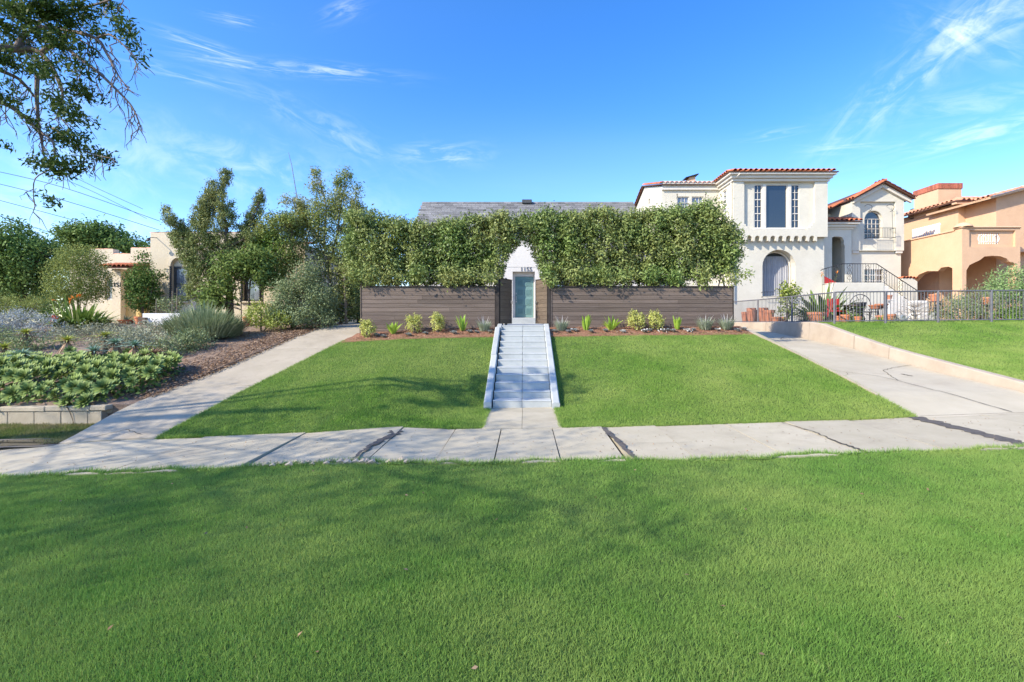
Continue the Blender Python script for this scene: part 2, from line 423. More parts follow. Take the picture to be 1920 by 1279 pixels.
LM['flower_o'] = leafmat('orange_petal', (.62,.16,.03), (.74,.32,.06), None, .2, .6, .2, gain=1.1)
LM['flower_r'] = leafmat('red_petal', (.62,.015,.02), (.74,.05,.03), None, .2, .6, .2, gain=1.1)
LM['twigl'] = leafmat('dry_twig', (.24,.20,.16), (.38,.33,.27), None, .05, .9, .1, gain=1.1)

# ------------------------------------------------------------------ leaf and blade meshes
def unit(a): return a / np.maximum(np.linalg.norm(a, axis=-1, keepdims=True), 1e-9)
def fastmesh(name, V, nper, mat_, parent, rnd, origin=None, faces=None, nf=1):
    """V: (N, k, 3) islands of k verts. faces: index pattern list (nf faces of nper verts each) or None for one face of k verts"""
    N, k, _ = V.shape
    me = bpy.data.meshes.new(name)
    co = V.reshape(-1, 3)
    if origin is not None: co = co - np.array(origin)[None]
    me.vertices.add(N*k); me.vertices.foreach_set('co', np.ascontiguousarray(co, dtype=np.float32).ravel())
    if faces is None: faces = [list(range(k))]
    pat = np.array(faces)                                  # (nf, nper)
    idx = (np.arange(N)[:, None, None]*k + pat[None]).reshape(-1)
    nfa = len(faces)
    me.loops.add(len(idx)); me.loops.foreach_set('vertex_index', idx.astype(np.int32))
    me.polygons.add(N*nfa); me.polygons.foreach_set('loop_start', (np.arange(N*nfa)*pat.shape[1]).astype(np.int32))
    me.update(calc_edges=True)
    a = me.attributes.new('rnd', 'FLOAT', 'FACE')
    a.data.foreach_set('value', np.repeat(rnd, nfa).astype(np.float32))
    me.materials.append(mat_)
    return link(name, me, parent, origin)
def leaves(name, Cn, D, Ln, Wd, mat_, parent=None, origin=None, up=None, rnd=None):
    n = len(Cn)
    D = unit(D)
    R = RNG.normal(size=(n,3)) if up is None else up + RNG.normal(size=(n,3))*.35
    sd = unit(np.cross(D, R)); nr = np.cross(sd, D)
    Ln = np.broadcast_to(Ln, (n,))[:,None]; Wd = np.broadcast_to(Wd, (n,))[:,None]
    V = np.stack([Cn - D*Ln*.5, Cn - sd*Wd*.5 + nr*Wd*.14 - D*Ln*.06, Cn + D*Ln*.5 - nr*Ln*.08, Cn + sd*Wd*.5 + nr*Wd*.14 - D*Ln*.06], axis=1)
    if rnd is None: rnd = RNG.random(n)
    return fastmesh(name, V, 4, mat_, parent, rnd, origin)
def straps(name, B, D, Ln, Wd, mat_, parent=None, origin=None, droop=.35, seg=4, shape='strap', rnd=None):
    """long curved leaves: base points B, start directions D"""
    n = len(B); D = unit(np.asarray(D, float)); B = np.asarray(B, float)
    Ln = np.broadcast_to(Ln, (n,)); Wd = np.broadcast_to(Wd, (n,)); dr = np.broadcast_to(droop, (n,))
    sd = unit(np.cross(D, np.array([0,0,1.0])) + RNG.normal(size=(n,3))*.08)
    rows = []
    for i in range(seg+1):
        t = i/seg
        c = B + D*(Ln*t)[:,None]; c[:,2] -= dr*Ln*t*t
        if shape == 'strap': w = (1 - t**2.5)*.92 + .08 if t > .25 else .55 + 1.8*t
        elif shape == 'taper': w = max(1 - t, .03)
        else: w = math.sin(math.pi*min(max(t*.92+.06, 0), 1))
        w = min(w, 1.0)
        up = np.cross(sd, D)
        rows.append(c - sd*(Wd*w*.5)[:,None] + up*(Wd*w*.18)[:,None]); rows.append(c + sd*(Wd*w*.5)[:,None] + up*(Wd*w*.18)[:,None])
    V = np.stack(rows, axis=1)
    fc = [[2*i, 2*i+1, 2*i+3, 2*i+2] for i in range(seg)]
    if rnd is None: rnd = RNG.random(n)
    return fastmesh(name, V, 4, mat_, parent, rnd, origin, faces=fc)
def clumps(blobs, n, surf=3.0, keep=None):
    w = np.array([b[6] if len(b) > 6 else b[3]*b[4]*b[5] for b in blobs]); w = w/w.sum()
    k = RNG.choice(len(blobs), n, p=w); B = np.array([b[:6] for b in blobs])[k]
    d = unit(RNG.normal(size=(n,3))); r = RNG.random(n)**(1/surf)
    c = B[:,:3] + d*r[:,None]*B[:,3:6]
    if keep is not None:
        m = keep(c); c = c[m]; d = d[m]
    return c, d
def foliage(name, cl, cd, per, sig, ln, wd, mat_, parent, droop=.3, out=.6, keep=None, rnd_shift=.35):
    n = len(cl)
    c = np.repeat(cl, per, axis=0); o = np.repeat(cd, per, axis=0); sh = np.repeat(RNG.random(n), per)
    g = RNG.normal(size=c.shape)*np.asarray(sig)
    c = c + g
    D = o*out + RNG.normal(size=c.shape)*.75 + np.array([0,0,-droop])
    U = unit(g)*.8 + o*.35 + np.array([0,0,.45]) + RNG.normal(size=c.shape)*.45
    if keep is not None:
        m = keep(c); c, D, sh, U = c[m], D[m], sh[m], U[m]
    k = len(c)
    rnd = np.clip(RNG.random(k)*(1-rnd_shift) + sh*rnd_shift, 0, .999)
    return leaves(name, c, D, ln*(.6+.8*RNG.random(k)), wd*(.6+.8*RNG.random(k)), mat_, parent, rnd=rnd, up=U)
def skeleton_pts(polys, step=.12):
    out = []
    for p in polys:
        for a, b in zip(p[:-1], p[1:]):
            a = np.array(a[:3]); b = np.array(b[:3]); m = max(int(np.linalg.norm(b-a)/step), 1)
            out += [a + (b-a)*i/m for i in range(m)]
    return np.array(out)
def trunkmesh(name, polys, rads, mat_, parent, twigs=None, tw_r=.008, skel=None):
    mb = MB()
    for p, r in zip(polys, rads):
        k = len(p); rr = [r[0] + (r[1]-r[0])*i/max(k-1,1) for i in range(k)]
        mb.tube(p, rr, 7)
    if twigs is not None and len(twigs):
        sk = skeleton_pts(polys) if skel is None else skel
        for c in twigs:
            d = np.linalg.norm(sk - c, axis=1) + np.maximum(sk[:,2] - c[2] + .1, 0)*1.5
            a = sk[int(np.argmin(d))]
            mid = (a + c)/2 + RNG.normal(size=3)*.06*np.linalg.norm(c-a) + np.array([0,0,.08*np.linalg.norm(c-a)])
            mb.tube([a, mid, c], [tw_r*1.6, tw_r, tw_r*.5], 4, cap=False)
    return mb.build(name, mat_, parent, smooth=True, recalc=False)
def blob(px, py, Y, rx, ry, dy=None, w=None):
    k = Y/F
    r = (PX(px, Y), Y, PZ(py, Y), rx*k, dy if dy else rx*k, ry*k)
    return r + ((w,) if w else ())
def curve_pts(pts, n=4):
    """smooth polyline through points (Catmull-Rom)"""
    p = [Vector(a) for a in pts]; out = []
    for i in range(len(p)-1):
        a = p[max(i-1,0)]; b = p[i]; c = p[i+1]; d = p[min(i+2,len(p)-1)]
        for k in range(n):
            t = k/n
            out.append(.5*((2*b) + (c-a)*t + (2*a-5*b+4*c-d)*t*t + (3*b-a-3*c+d)*t**3))
    out.append(p[-1]); return out
# ------------------------------------------------------------------ the lie of the land
I = np.interp
def zs(X): return I(X, [-60,-12,-8,-6,-2,0,2,6,12,60], [-1.5,-.47,-.31,-.18,-.02,-.01,.02,.16,.36,1.2])
zs2 = lambda X, Y: zs(X)
Y_SF, Y_SB = 5.58, 7.36                 # sidewalk front and back edge
def xl1(Y): return I(Y, [7.3,14.5,40], [-7.2,-6.25,-6.1])      # left driveway, left edge
def xl2(Y): return I(Y, [7.3,13.3,16,40], [-5.68,-4.62,-4.62,-4.62])
XR1, XR2 = 6.05, 8.72
def sm(t): t = np.clip(t, 0, 1); return t*t*(3-2*t)
def z_lawn(X, Y):
    X = np.asarray(X, float); Y = np.asarray(Y, float)
    top = I(X, [-5.2,-3,-1,1,4,6.05], [1.22,1.34,1.41,1.42,1.43,1.45]) - .10
    base = zs(X)
    lin = I(Y, [7.36,9.0,10.5,11.7,12.6], [0,.34,.62,.84,1.0])
    cen = I(Y, [7.36,9.05,9.5,12.6], [0,.03,.13,1.0])
    w = sm((np.abs(X + .05) - .75)/2.2)
    return base + (top-base)*(lin*w + cen*(1-w))
def z_dl(X, Y):
    p = I(Y, [7.3,8.67,10.4,13.3,14.6,17,30], [-.21,.17,.53,1.21,1.48,1.62,1.7]) + 0*np.asarray(X); w = sm((np.asarray(Y)-7.36)/1.1)
    return p*w + (zs(X)+.004+.25*np.clip(np.asarray(Y)-7.36,0,2))*(1-w)
def z_dr(X, Y): return I(Y, [7.3,8.4,10.25,11.6,12.9,14.7,17.5,22,40], [.17,.40,.585,.775,.955,1.11,1.35,1.58,1.6]) + .03*(np.asarray(X)-8.7)*sm((8.5-np.asarray(Y)))
def z_rl(X, Y): return I(Y, [7.36,8.4,10.25,11.45,12.8,14.2,15,40], [.36,.53,.80,.985,1.26,1.58,1.62,1.62]) + .012*(np.asarray(X)-9)
def z_gd(X, Y): return I(Y, [8.6,8.9,10,12,14,15.5,18,40], [.12,.17,.45,.95,1.36,1.54,1.6,1.62]) + 0*X
def z_vg(X, Y): return zs(X)*(1-sm((np.asarray(Y)-7.36)/1.4)) + (-.20)*sm((np.asarray(Y)-7.36)/1.4)
def z_all(X, Y):
    z = np.where(Y < Y_SB, zs(X), 0)
    b = Y >= Y_SB
    z = np.where(b & (X < xl1(Y)), np.where(Y < 8.62, z_vg(X,Y), z_gd(X,Y)), z)
    z = np.where(b & (X >= xl1(Y)) & (X < xl2(Y)), z_dl(X,Y), z)
    z = np.where(b & (X >= xl2(Y)) & (X < XR1), np.where(Y < 12.6, z_lawn(X,Y), I(Y,[12.6,13.3,13.4],[1.38,1.4,1.52])), z)
    z = np.where(b & (X >= XR1) & (X < XR2), z_dr(X,Y), z)
    z = np.where(b & (X >= XR2), z_rl(X,Y), z)
    return z
gx = np.concatenate([[-900,-300,-120,-60], np.arange(-32, 32.01, .32), [60,120,300,900]])
gy = np.concatenate([[-300,-60,-20], np.arange(-8, 34, .32), [60,150,400,1500]])
GX, GY = np.meshgrid(gx, gy)
GZ = z_all(np.clip(GX,-60,60), GY)
GP = np.pad(GZ, 1, mode='edge')
GZ = np.min([GP[i:i+GZ.shape[0], j:j+GZ.shape[1]] for i in range(3) for j in range(3)], axis=0) - .10
mb = MB(); nx = len(gx)
mb.v = list(zip(GX.ravel(), GY.ravel(), GZ.ravel()))
mb.f = [(j*nx+i, j*nx+i+1, (j+1)*nx+i+1, (j+1)*nx+i) for j in range(len(gy)-1) for i in range(nx-1)]
tag(mb.build('ground', M['soil'], recalc=False), 'bare brown soil under the gardens and lawns', kind='structure')

def patch(name, mat_, xl, xr, zf, y0, y1, ny, nx, parent=None, thick=.12, dz=0.0, smooth=True, jit=0.0):
    """sheet between two edges, with a skirt so that it has thickness"""
    fx = lambda f, y: float(f(y)) if callable(f) else f
    ys = np.linspace(y0, y1, ny+1); V = []; Fc = []
    for y in ys:
        a, b = fx(xl, y), fx(xr, y)
        xs = np.linspace(a, b, nx+1)
        z = zf(xs, np.full(nx+1, y)) + dz
        V += [(x, y, float(zq)) for x, zq in zip(xs, z)]
    n = nx+1
    for j in range(ny):
        for i in range(nx): Fc.append((j*n+i, j*n+i+1, (j+1)*n+i+1, (j+1)*n+i))
    ring = [i for i in range(n)] + [(j+1)*n-1 for j in range(1,ny+1)] + [ny*n+i for i in range(nx-1,-1,-1)] + [j*n for j in range(ny-1,0,-1)]
    o = len(V); V += [(V[i][0], V[i][1], V[i][2]-thick) for i in ring]
    m = len(ring)
    for k in range(m): Fc.append((ring[k], o+k, o+(k+1)%m, ring[(k+1)%m]))
    mb = MB(); mb.v = V; mb.f = Fc
    return mb.build(name, mat_, parent, recalc=False)
def grass(name, zf, n, y0, y1, xl, xr, ln, wd, mat_, label, dens=None, parent=None, lean=.7):
    Y = []; X = []
    fx = lambda f, y: f(y) if callable(f) else np.full_like(y, f)
    while sum(map(len, Y)) < n:
        y = RNG.uniform(y0, y1, n); a = fx(xl, y); b = fx(xr, y)
        wmax = np.max(b-a)
        k = RNG.random(n)*wmax < (b-a)
        if dens is not None: k &= RNG.random(n) < dens(y)
        y = y[k]; a = a[k]; b = b[k]
        Y.append(y); X.append(a + (b-a)*RNG.random(len(y)))
    Y = np.concatenate(Y)[:n]; X = np.concatenate(X)[:n]
    # tufts: pull blades a little towards soft clump centres for an uneven sward
    h = .55 + .45*np.sin(X*7.3+np.sin(Y*5.1)*2)*np.sin(Y*8.9+np.sin(X*4.7)*2)
    B = np.stack([X, Y, zf(X, Y)-.006], axis=1)
    a = RNG.uniform(0, 2*np.pi, n); le = np.abs(RNG.normal(size=n))*lean
    D = unit(np.stack([np.cos(a)*le, np.sin(a)*le, np.ones(n)], axis=1))
    L = ln*(.55+.75*RNG.random(n))*(.85+.3*h)
    sd = unit(np.cross(D, np.stack([np.cos(a+1.2), np.sin(a+1.2), np.zeros(n)+.3], axis=1)))
    Wd = wd*(.7+.6*RNG.random(n))
    V = np.stack([B - sd*(Wd*.5)[:,None], B + sd*(Wd*.5)[:,None], B + D*L[:,None]], axis=1)
    r = np.clip(RNG.random(n)*.75 + .25*h, 0, .999)
    o = fastmesh(name, V, 3, mat_, parent, r)
    return tag(o, label, 'grass', kind='stuff')

# parkway lawn between camera and sidewalk
edge = lambda X, Y: zs(X) - .012 + .012*np.sin(X*1.7)*np.sin(Y*1.3)
tag(patch('parkway_lawn', M['turf'], -20, 20, edge, -1.5, Y_SF+.01, 12, 60, thick=.05), 'turf soil of the parkway in front of the sidewalk', kind='structure')
ef = lambda x: .035*np.sin(x*2.3) + .03*np.sin(x*5.9+1) + .02*np.sin(x*13.1)
def zpark(X, Y): return edge(X, Y)
o = grass('parkway_grass', zpark, 960000, 1.75, Y_SF+.02, lambda y: -(1.12*y+2.0), lambda y: 1.09*y+1.6, .037, .0043, LM['lawn_near'], 'dense green grass of the foreground lawn before the sidewalk', dens=lambda y: np.clip(2.6/y, .35, 1))
n = 16000; X = RNG.uniform(-7.5, 7.5, n); Y = Y_SF + ef(X) + np.abs(RNG.normal(size=n))*.022 - .02
def fringe(name, X, Y, zf, dirv, mat_, label, ln=.06):
    n = len(X); B = np.stack([X, Y, zf(X, Y)-.004], axis=1)
    D = unit(RNG.normal(size=(n,3))*.5 + np.array([dirv[0], dirv[1], .75]))
    sd = unit(np.cross(D, RNG.normal(size=(n,3)))); L = ln*(.5+RNG.random(n)); Wd = .006*(.7+.6*RNG.random(n))
    V = np.stack([B - sd*Wd[:,None]*.5, B + sd*Wd[:,None]*.5, B + D*L[:,None]], axis=1)
    return tag(fastmesh(name, V, 3, mat_, None, RNG.random(n)), label, 'grass', kind='stuff')
fringe('grass_fringe', X, Y, lambda x, y: zs(x)+.0, (0,.5), LM['lawn_near'], 'ragged grass edge creeping onto the front of the sidewalk')

# sidewalk : slabs with joints, some lifted by roots
side = tag(patch('sidewalk', M['crack'], -20, 20, lambda X, Y: zs(X)-.05, Y_SF, Y_SB+.06, 2, 60, thick=.08), 'pale concrete sidewalk crossing the scene', kind='structure')
js = [-19, -17,-15.5,-14,-12.5,-11,-9.6,-8.1,-6.55,-4.9,-3.35,-1.86,-1.06,-.36,.42,1.22,2.0,3.05,3.98,4.95,5.93,7.0,8.1,9.3,11,13,15,17,19]
for i, (a, b) in enumerate(zip(js[:-1], js[1:])):
    t1 = RNG.uniform(-.010,.010); t2 = RNG.uniform(-.008,.008)
    if abs(a+3.35) < .01: t1, t2 = .022, .02
    if abs(a+1.86) < .01: t1, t2 = -.015, .01
    mid = (a+b)/2
    gap0 = .05 if abs(b-5.93) < .01 or abs(b-1.22) < .01 else .008
    sl_ = patch('slab', M['conc'], a+.006, b-gap0, lambda X, Y: zs(X)+.004+t1*(X-mid)/(b-a)*2+t2*(Y-6.5), Y_SF-.015*RNG.random(), Y_SB+.012*RNG.random(), 3, 6, side, thick=.08)
def ribbon(pts, w, zf, jag=.02, sub=10, lift=.005):
    """thin uneven strip lying on a surface"""
    mb = MB(); P_ = []
    for (x0,y0),(x1,y1) in zip(pts[:-1], pts[1:]):
        for k in range(sub): t = k/sub; P_.append((x0+(x1-x0)*t, y0+(y1-y0)*t))
    P_.append(pts[-1]); n = len(P_); vs = []
    for i, (x, y) in enumerate(P_):
        a = P_[max(i-1,0)]; b = P_[min(i+1,n-1)]; d = Vector((b[0]-a[0], b[1]-a[1])); d = d.normalized() if d.length else Vector((1,0)); nn = Vector((-d.y, d.x))
        ww = (w[0] + (w[1]-w[0])*i/(n-1)) if hasattr(w,'__len__') else w
        o1 = random.uniform(-jag, jag)*.5
        for s in (-1, 1):
            e = ww*.5*random.uniform(.55, 1.35)
            X_, Y_ = x + nn.x*(o1+s*e), y + nn.y*(o1+s*e)
            vs.append((X_, Y_, float(zf(np.array(X_), np.array(Y_))) + lift))
    mb.add(vs, [(2*i, 2*i+1, 2*i+3, 2*i+2) for i in range(n-1)])
    return mb
zside = lambda X, Y: zs(X) + .004
def onpx(pts, z): return [((px-VX)/F*(CZ-z)*F/(py-VY), (CZ-z)*F/(py-VY)) for px, py in pts]
ribbon([(-1.93,7.3),(-1.88,6.9),(-1.98,6.5),(-2.02,6.1),(-2.03,5.66)], (.19,.03), zside, .05, lift=.030).build('asphalt_patch', M['asphalt'], side)
ribbon([(1.20,7.3),(1.24,6.6),(1.27,6.0),(1.29,5.62)], (.11,.06), zside, .03, lift=.014).build('asphalt_patch', M['asphalt'], side)
ribbon([(5.93,7.34),(5.93,6.6),(5.93,6.0),(5.92,5.62)], (.24,.19), zside, .012, lift=.014).build('asphalt_patch', M['asphalt'], side)
ribbon([(-5.3,6.1),(-4.7,6.4),(-4.1,6.75),(-3.6,7.2)], (.012,.008), zside, .02, lift=.026).build('crack', M['crack'], side)
ribbon([(-4.5,5.6),(-4.2,5.9),(-3.9,6.0)], (.012,.006), zside, .02, lift=.022).build('crack', M['crack'], side)
ribbon([(-3.6,7.15),(-3.0,7.05),(-2.5,7.25)], (.008,.006), zside, .02, lift=.026).build('crack', M['crack'], side)
ribbon([(-3.0,6.6),(-2.4,6.85)], (.006,.006), zside, .02, lift=.030).build('crack', M['crack'], side)
ribbon([(3.9,7.3),(4.0,6.6),(3.96,6.1),(3.99,5.6)], (.012,.035), zside, .03, lift=.014).build('crack', M['crack'], side)
ribbon([(1.26,6.4),(1.75,6.3),(2.2,6.32)], .005, zside, .01, lift=.014).build('crack', M['crack'], side)
# broken front edge of the lifted slab
mb = MB()
for k in range(46):
    x = RNG.uniform(-3.2,-1.2); s = RNG.uniform(.012,.045); y = Y_SF+RNG.uniform(-.03,.09); z = float(zs(x))+.012
    mb.tube([(x-s,y,z),(x+s*.3,y+s*.3,z+s*.35),(x+s,y,z)], [s*.3,s*.7,s*.25], 5)
tag(mb.build('crumbled_concrete', M['kerb']), 'crumbled concrete bits along the broken sidewalk edge', 'rubble', kind='stuff')

# left driveway
dl = tag(patch('driveway_left', M['crack'], lambda y: xl1(y)+.02, lambda y: xl2(y)-.02, lambda X, Y: z_dl(X,Y)-.06, Y_SB+.02, 25, 30, 4, thick=.05), 'narrow grey concrete driveway climbing at left', kind='structure')
for a, b in [(7.39, 9.62), (9.64, 12.2), (12.22, 14.9), (14.92, 18.5), (18.52, 25)]:
    patch('slab', M['conc_l'], lambda y: xl1(y), lambda y: xl2(y), lambda X, Y: z_dl(X,Y)+.01*np.sin(X*1.9+Y), a, b, 10, 6, dl, thick=.12)
ribbon([(-6.9,7.4),(-6.4,7.7),(-6.0,7.5)], .010, z_dl, .02, lift=.02).build('crack', M['crack'], dl)
# right driveway
dr = tag(patch('driveway_right', M['crack'], XR1+.02, XR2-.02, lambda X, Y: z_dr(X,Y)-.06, Y_SB+.03, 24, 40, 4, thick=.05), 'tan concrete driveway climbing at right', kind='structure')
for a, b in [(7.40, 9.9), (9.905, 13.2), (13.21, 17.0), (17.01, 24)]:
    patch('slab', M['conc_r'], XR1+.006, XR2-.012, lambda X, Y: z_dr(X,Y)+.004*np.sin(X*2.1+Y*1.7), a, b, 12, 8, dr, thick=.12)
def zdrp(px, py):
    # pixel to driveway point
    best = None
    for Y in np.linspace(7.4, 18, 1200):
        e = abs(float(z_dr(PX(px,Y), Y)) - PZ(py, Y))
        if best is None or e < best[0]: best = (e, Y)
    return (PX(px,best[1]), best[1])
for pts, w in [([(1548,692),(1563,695),(1640,705),(1683,714),(1750,732),(1820,751),(1898,773)], (.006,.02)), ([(1708,685),(1675,690),(1656,695),(1672,707),(1685,714)], (.012,.012)),
               ([(1572,709),(1590,703),(1587,699)], (.008,.008)), ([(1470,632),(1462,637),(1490,636)], (.012,.012))]:
    ribbon([zdrp(*q) for q in pts], w, z_dr, .02, lift=.012, sub=6).build('crack', M['crack'], dr)
ribbon([zdrp(1690,702), zdrp(1700,704), zdrp(1711,706)], (.05,.04), z_dr, .02, lift=.011).build('stain', M['asphalt'], dr)
mb = MB()
ribbon([(6.08,7.385),(7,7.385),(8.6,7.385)], .016, lambda X, Y: zs(X)+.01*0, .01, lift=.02).build('joint', M['crack'], dr)

# low kerb between lawn and right driveway
mb = MB(); ys = np.linspace(8.2, 14.6, 24)
zt = [float(z_lawn(6.0, min(y,12.6)))+ (.02 if y < 12.6 else .02+.12*(y-12.6)/.8 if y < 13.4 else .14) for y in ys]
V = []
for y, z in zip(ys, zt):
    wv = .05 + .07*min(max((y-10.5)/2,0),1)
    V += [(XR1-wv, y, z-.5), (XR1-wv, y, z+.012), (XR1+.004, y, z+.012), (XR1+.004, y, z-.7)]
mb.add(V, [(4*i+k, 4*i+(k+1)%4, 4*i+4+(k+1)%4, 4*i+4+k) for i in range(len(ys)-1) for k in range(4)] + [(0,1,2,3), tuple(4*(len(ys)-1)+k for k in (3,2,1,0))])
tag(mb.build('kerb_wall', M['kerb'], origin=(XR1, 8.2, .3)), 'low concrete kerb between centre lawn and the right driveway', 'kerb')

# retaining wall right of the driveway: cast segments with open cracks
rw = thing('retaining_wall', 'tan concrete retaining wall holding up the right lawn beside driveway', 'wall', (XR2, 7.45, .2))
cuts = [7.45, 11.52, 12.74, 14.75, 17.4, 21.5]
for a, b in zip(cuts[:-1], cuts[1:]):
    ys = np.linspace(a+.008, b-.012, 8); V = []
    lean = random.uniform(-.008, .008)
    for y in ys:
        zt = float(z_rl(XR2, y)) + .035 if y < 14.7 else 1.655
        zb = float(z_dr(XR2, y)) - .2
        V += [(XR2+lean, y, zb), (XR2+.02+lean, y, zt-.02), (XR2+.04+lean, y, zt), (XR2+.19, y, zt), (XR2+.19, y, zb)]
    mb = MB(); mb.add(V, [(5*i+k, 5*i+(k+1)%5, 5*i+5+(k+1)%5, 5*i+5+k) for i in range(len(ys)-1) for k in range(5)] + [(0,1,2,3,4), tuple(5*(len(ys)-1)+k for k in range(5))])
    mb.build('wall_segment', M['kerb'], rw)

# front walk to the stairs
fw = tag(patch('front_walk', M['crack'], -.66, .56, lambda X, Y: zs(X)-.03, Y_SB, 9.3, 3, 2, thick=.06), 'short concrete walk from the sidewalk to the stairs', kind='structure')
for y0, y1 in [(7.39, 7.86), (7.865, 8.62), (8.625, 9.1)]:
    for x0, x1 in [(-.66, -.047), (-.041, .57)]:
        patch('slab', M['conc'], x0, x1, lambda X, Y: zs(X)+.004+.012*(Y-7.4), y0, y1, 2, 2, fw, thick=.06)

# ------------------------------------------------------------------ stairs (twelve risers)
st = thing('front_stairs', 'pale blue painted concrete stairs rising to the open gates', 'stairs', (-.05, 9.06, 0))
NR = 12; Y0s = 9.06; tread = .338; rise = (1.555-.025)/NR
for k in range(NR):
    ya = Y0s + k*tread; z1 = .025 + (k+1)*rise
    yb = ya + tread + .05 if k < NR-1 else 13.45
    for x0, x1 in [(-.606, -.052), (-.048, .506)]:
        e = random.uniform(-.004,.004)
        MB().cbox(x0, x1, ya + e, yb, z1-rise-.06, z1-.028, .006).cbox(x0+.001, x1-.001, ya+e-.005, yb-.002, z1-.030, z1 + random.uniform(-.003,.003), .009).build('step', M['step'], st)
def cheek(x0, x1, ya, yb, dz0=0, dx=0, flat=False):
    ys = [ya, yb]; V = []
    for y in ys:
        z = .025 + (y-Y0s)/tread*rise + .165 + dz0
        z = min(z, 1.60)
        V += [(x0+dx, y, z-.6), (x0+dx, y, z-.02), (x0+.018+dx, y, z), (x1-.018+dx, y, z), (x1+dx, y, z-.02), (x1+dx, y, z-.6)]
    mb = MB(); mb.add(V, [(k, (k+1)%6, 6+(k+1)%6, 6+k) for k in range(6)] + [tuple(range(6)), tuple(range(11,5,-1))])
    # slanted nose at the foot
    return mb.build('cheek_wall', M['step'], st)
cheek(-.752, -.611, 8.93, 10.93, .0, -.014)
cheek(-.745, -.611, 10.95, 12.58, .0, -.03)
cheek(-.74, -.611, 12.60, 13.0, -.02, .005)
cheek(.511, .655, 8.93, 12.98, -.01, 0)

# ------------------------------------------------------------------ lawns
lawn = tag(patch('front_lawn_left', M['turf'], xl2, lambda y: -.675 if y < 8.9 else -.78, z_lawn, Y_SB+.02, 12.62, 22, 20, thick=.25), 'turf soil of the sloping left lawn', kind='structure')
lawn = tag(patch('front_lawn_right', M['turf'], lambda y: .58 if y < 8.9 else .66, XR1-.05, z_lawn, Y_SB+.02, 12.62, 22, 20, thick=.25), 'turf soil of the sloping right lawn', kind='structure')
grass('lawn_grass', z_lawn, 190000, Y_SB+.02, 12.66, lambda y: xl2(y)-.02, lambda y: np.where(y<8.9, -.675, -.785), .040, .0080, LM['lawn'], 'green grass sloping between left driveway and the stairs', dens=lambda y: np.clip(8.5/y,.4,1)**1.3)
grass('lawn_grass', z_lawn, 240000, Y_SB+.02, 12.66, lambda y: np.where(y<8.9, .58, .665), lambda y: np.full_like(y, XR1-.02), .040, .0080, LM['lawn'], 'green grass sloping between the stairs and right driveway', dens=lambda y: np.clip(8.5/y,.4,1)**1.3)
xs1 = RNG.uniform(-5.66,-.7,5000); fringe('grass_fringe', xs1, Y_SB+.02+.02*RNG.normal(size=5000), zs2, (0,-.5), LM['lawn'], 'ragged grass edge of left lawn behind the sidewalk', .055)
xs1 = RNG.uniform(.6,6.0,5000); fringe('grass_fringe', xs1, Y_SB+.02+.02*RNG.normal(size=5000), zs2, (0,-.5), LM['lawn'], 'ragged grass edge of right lawn behind the sidewalk', .055)
tag(patch('neighbour_lawn', M['turf'], XR2+.17, 26, z_rl, 7.4, 16.2, 24, 30, thick=.25), 'turf soil of the neighbour lawn at right', kind='structure')
grass('lawn_grass', z_rl, 150000, 7.6, 15.2, lambda y: np.full_like(y, XR2+.14), lambda y: np.minimum(1.12*y+.6, 26), .042, .0095, LM['lawn'], 'green grass of the neighbour lawn below the iron fence', dens=lambda y: np.clip(9/y,.4,1)**1.5)
def edge_fringe(n, y0, y1, xf, zf, dx, label):
    y = RNG.uniform(y0, y1, n); x = xf(y) + RNG.normal(size=n)*.018
    fringe('grass_fringe', x, y, zf, (dx, 0), LM['lawn'], label, .05)
edge_fringe(3500, 7.4, 12.6, xl2, z_lawn, -.6, 'grass leaning over the edge of the left driveway')
edge_fringe(3500, 7.4, 12.6, lambda y: np.full_like(y, XR1-.03), z_lawn, .6, 'grass leaning over the edge of the right driveway')
edge_fringe(2600, 7.4, 12.6, lambda y: np.where(y<8.9,-.67,-.775), z_lawn, .5, 'grass leaning over the left edge of walk and stairs')
edge_fringe(2600, 7.4, 12.6, lambda y: np.where(y<8.9,.575,.66), z_lawn, -.5, 'grass leaning over the right edge of walk and stairs')
edge_fringe(3000, 8.0, 14.6, lambda y: np.full_like(y, XR2+.17), z_rl, -.6, 'grass leaning over the top of the retaining wall')
# verge at the far left
tag(patch('verge', M['garden'], -16, xl1, z_vg, Y_SB+.02, 8.66, 6, 14, thick=.1), 'thin worn verge below the garden block wall', kind='structure')
grass('verge_grass', z_vg, 26000, Y_SB+.03, 8.6, lambda y: np.full_like(y, -10.5), lambda y: xl1(y)-.03, .06, .009, LM['verge'], 'thin yellowing grass below the garden block wall')
# puddle in the gutter between sidewalk and left driveway
def puddle_ring(rx_, ry_, z):
    out = []
    for k in range(40):
        a = 2*math.pi*k/40; q = 1 + .14*math.sin(3*a+1) + .09*math.sin(5*a) + .05*math.sin(9*a)
        out.append((-7.72 + rx_*q*math.cos(a), 7.46 + ry_*q*math.sin(a) + .04*math.cos(a), z))
    return out
mb = MB(); mb.v = puddle_ring(.74, .20, -.243); mb.f = [tuple(range(40))]
pud = tag(mb.build('puddle', M['water'], recalc=False), 'dark rain puddle at the foot of left driveway', kind='structure')
mb = MB(); mb.v = puddle_ring(.98, .29, -.249); mb.f = [tuple(range(40))]
mb.build('wet_edge', M['wet'], pud, recalc=False)
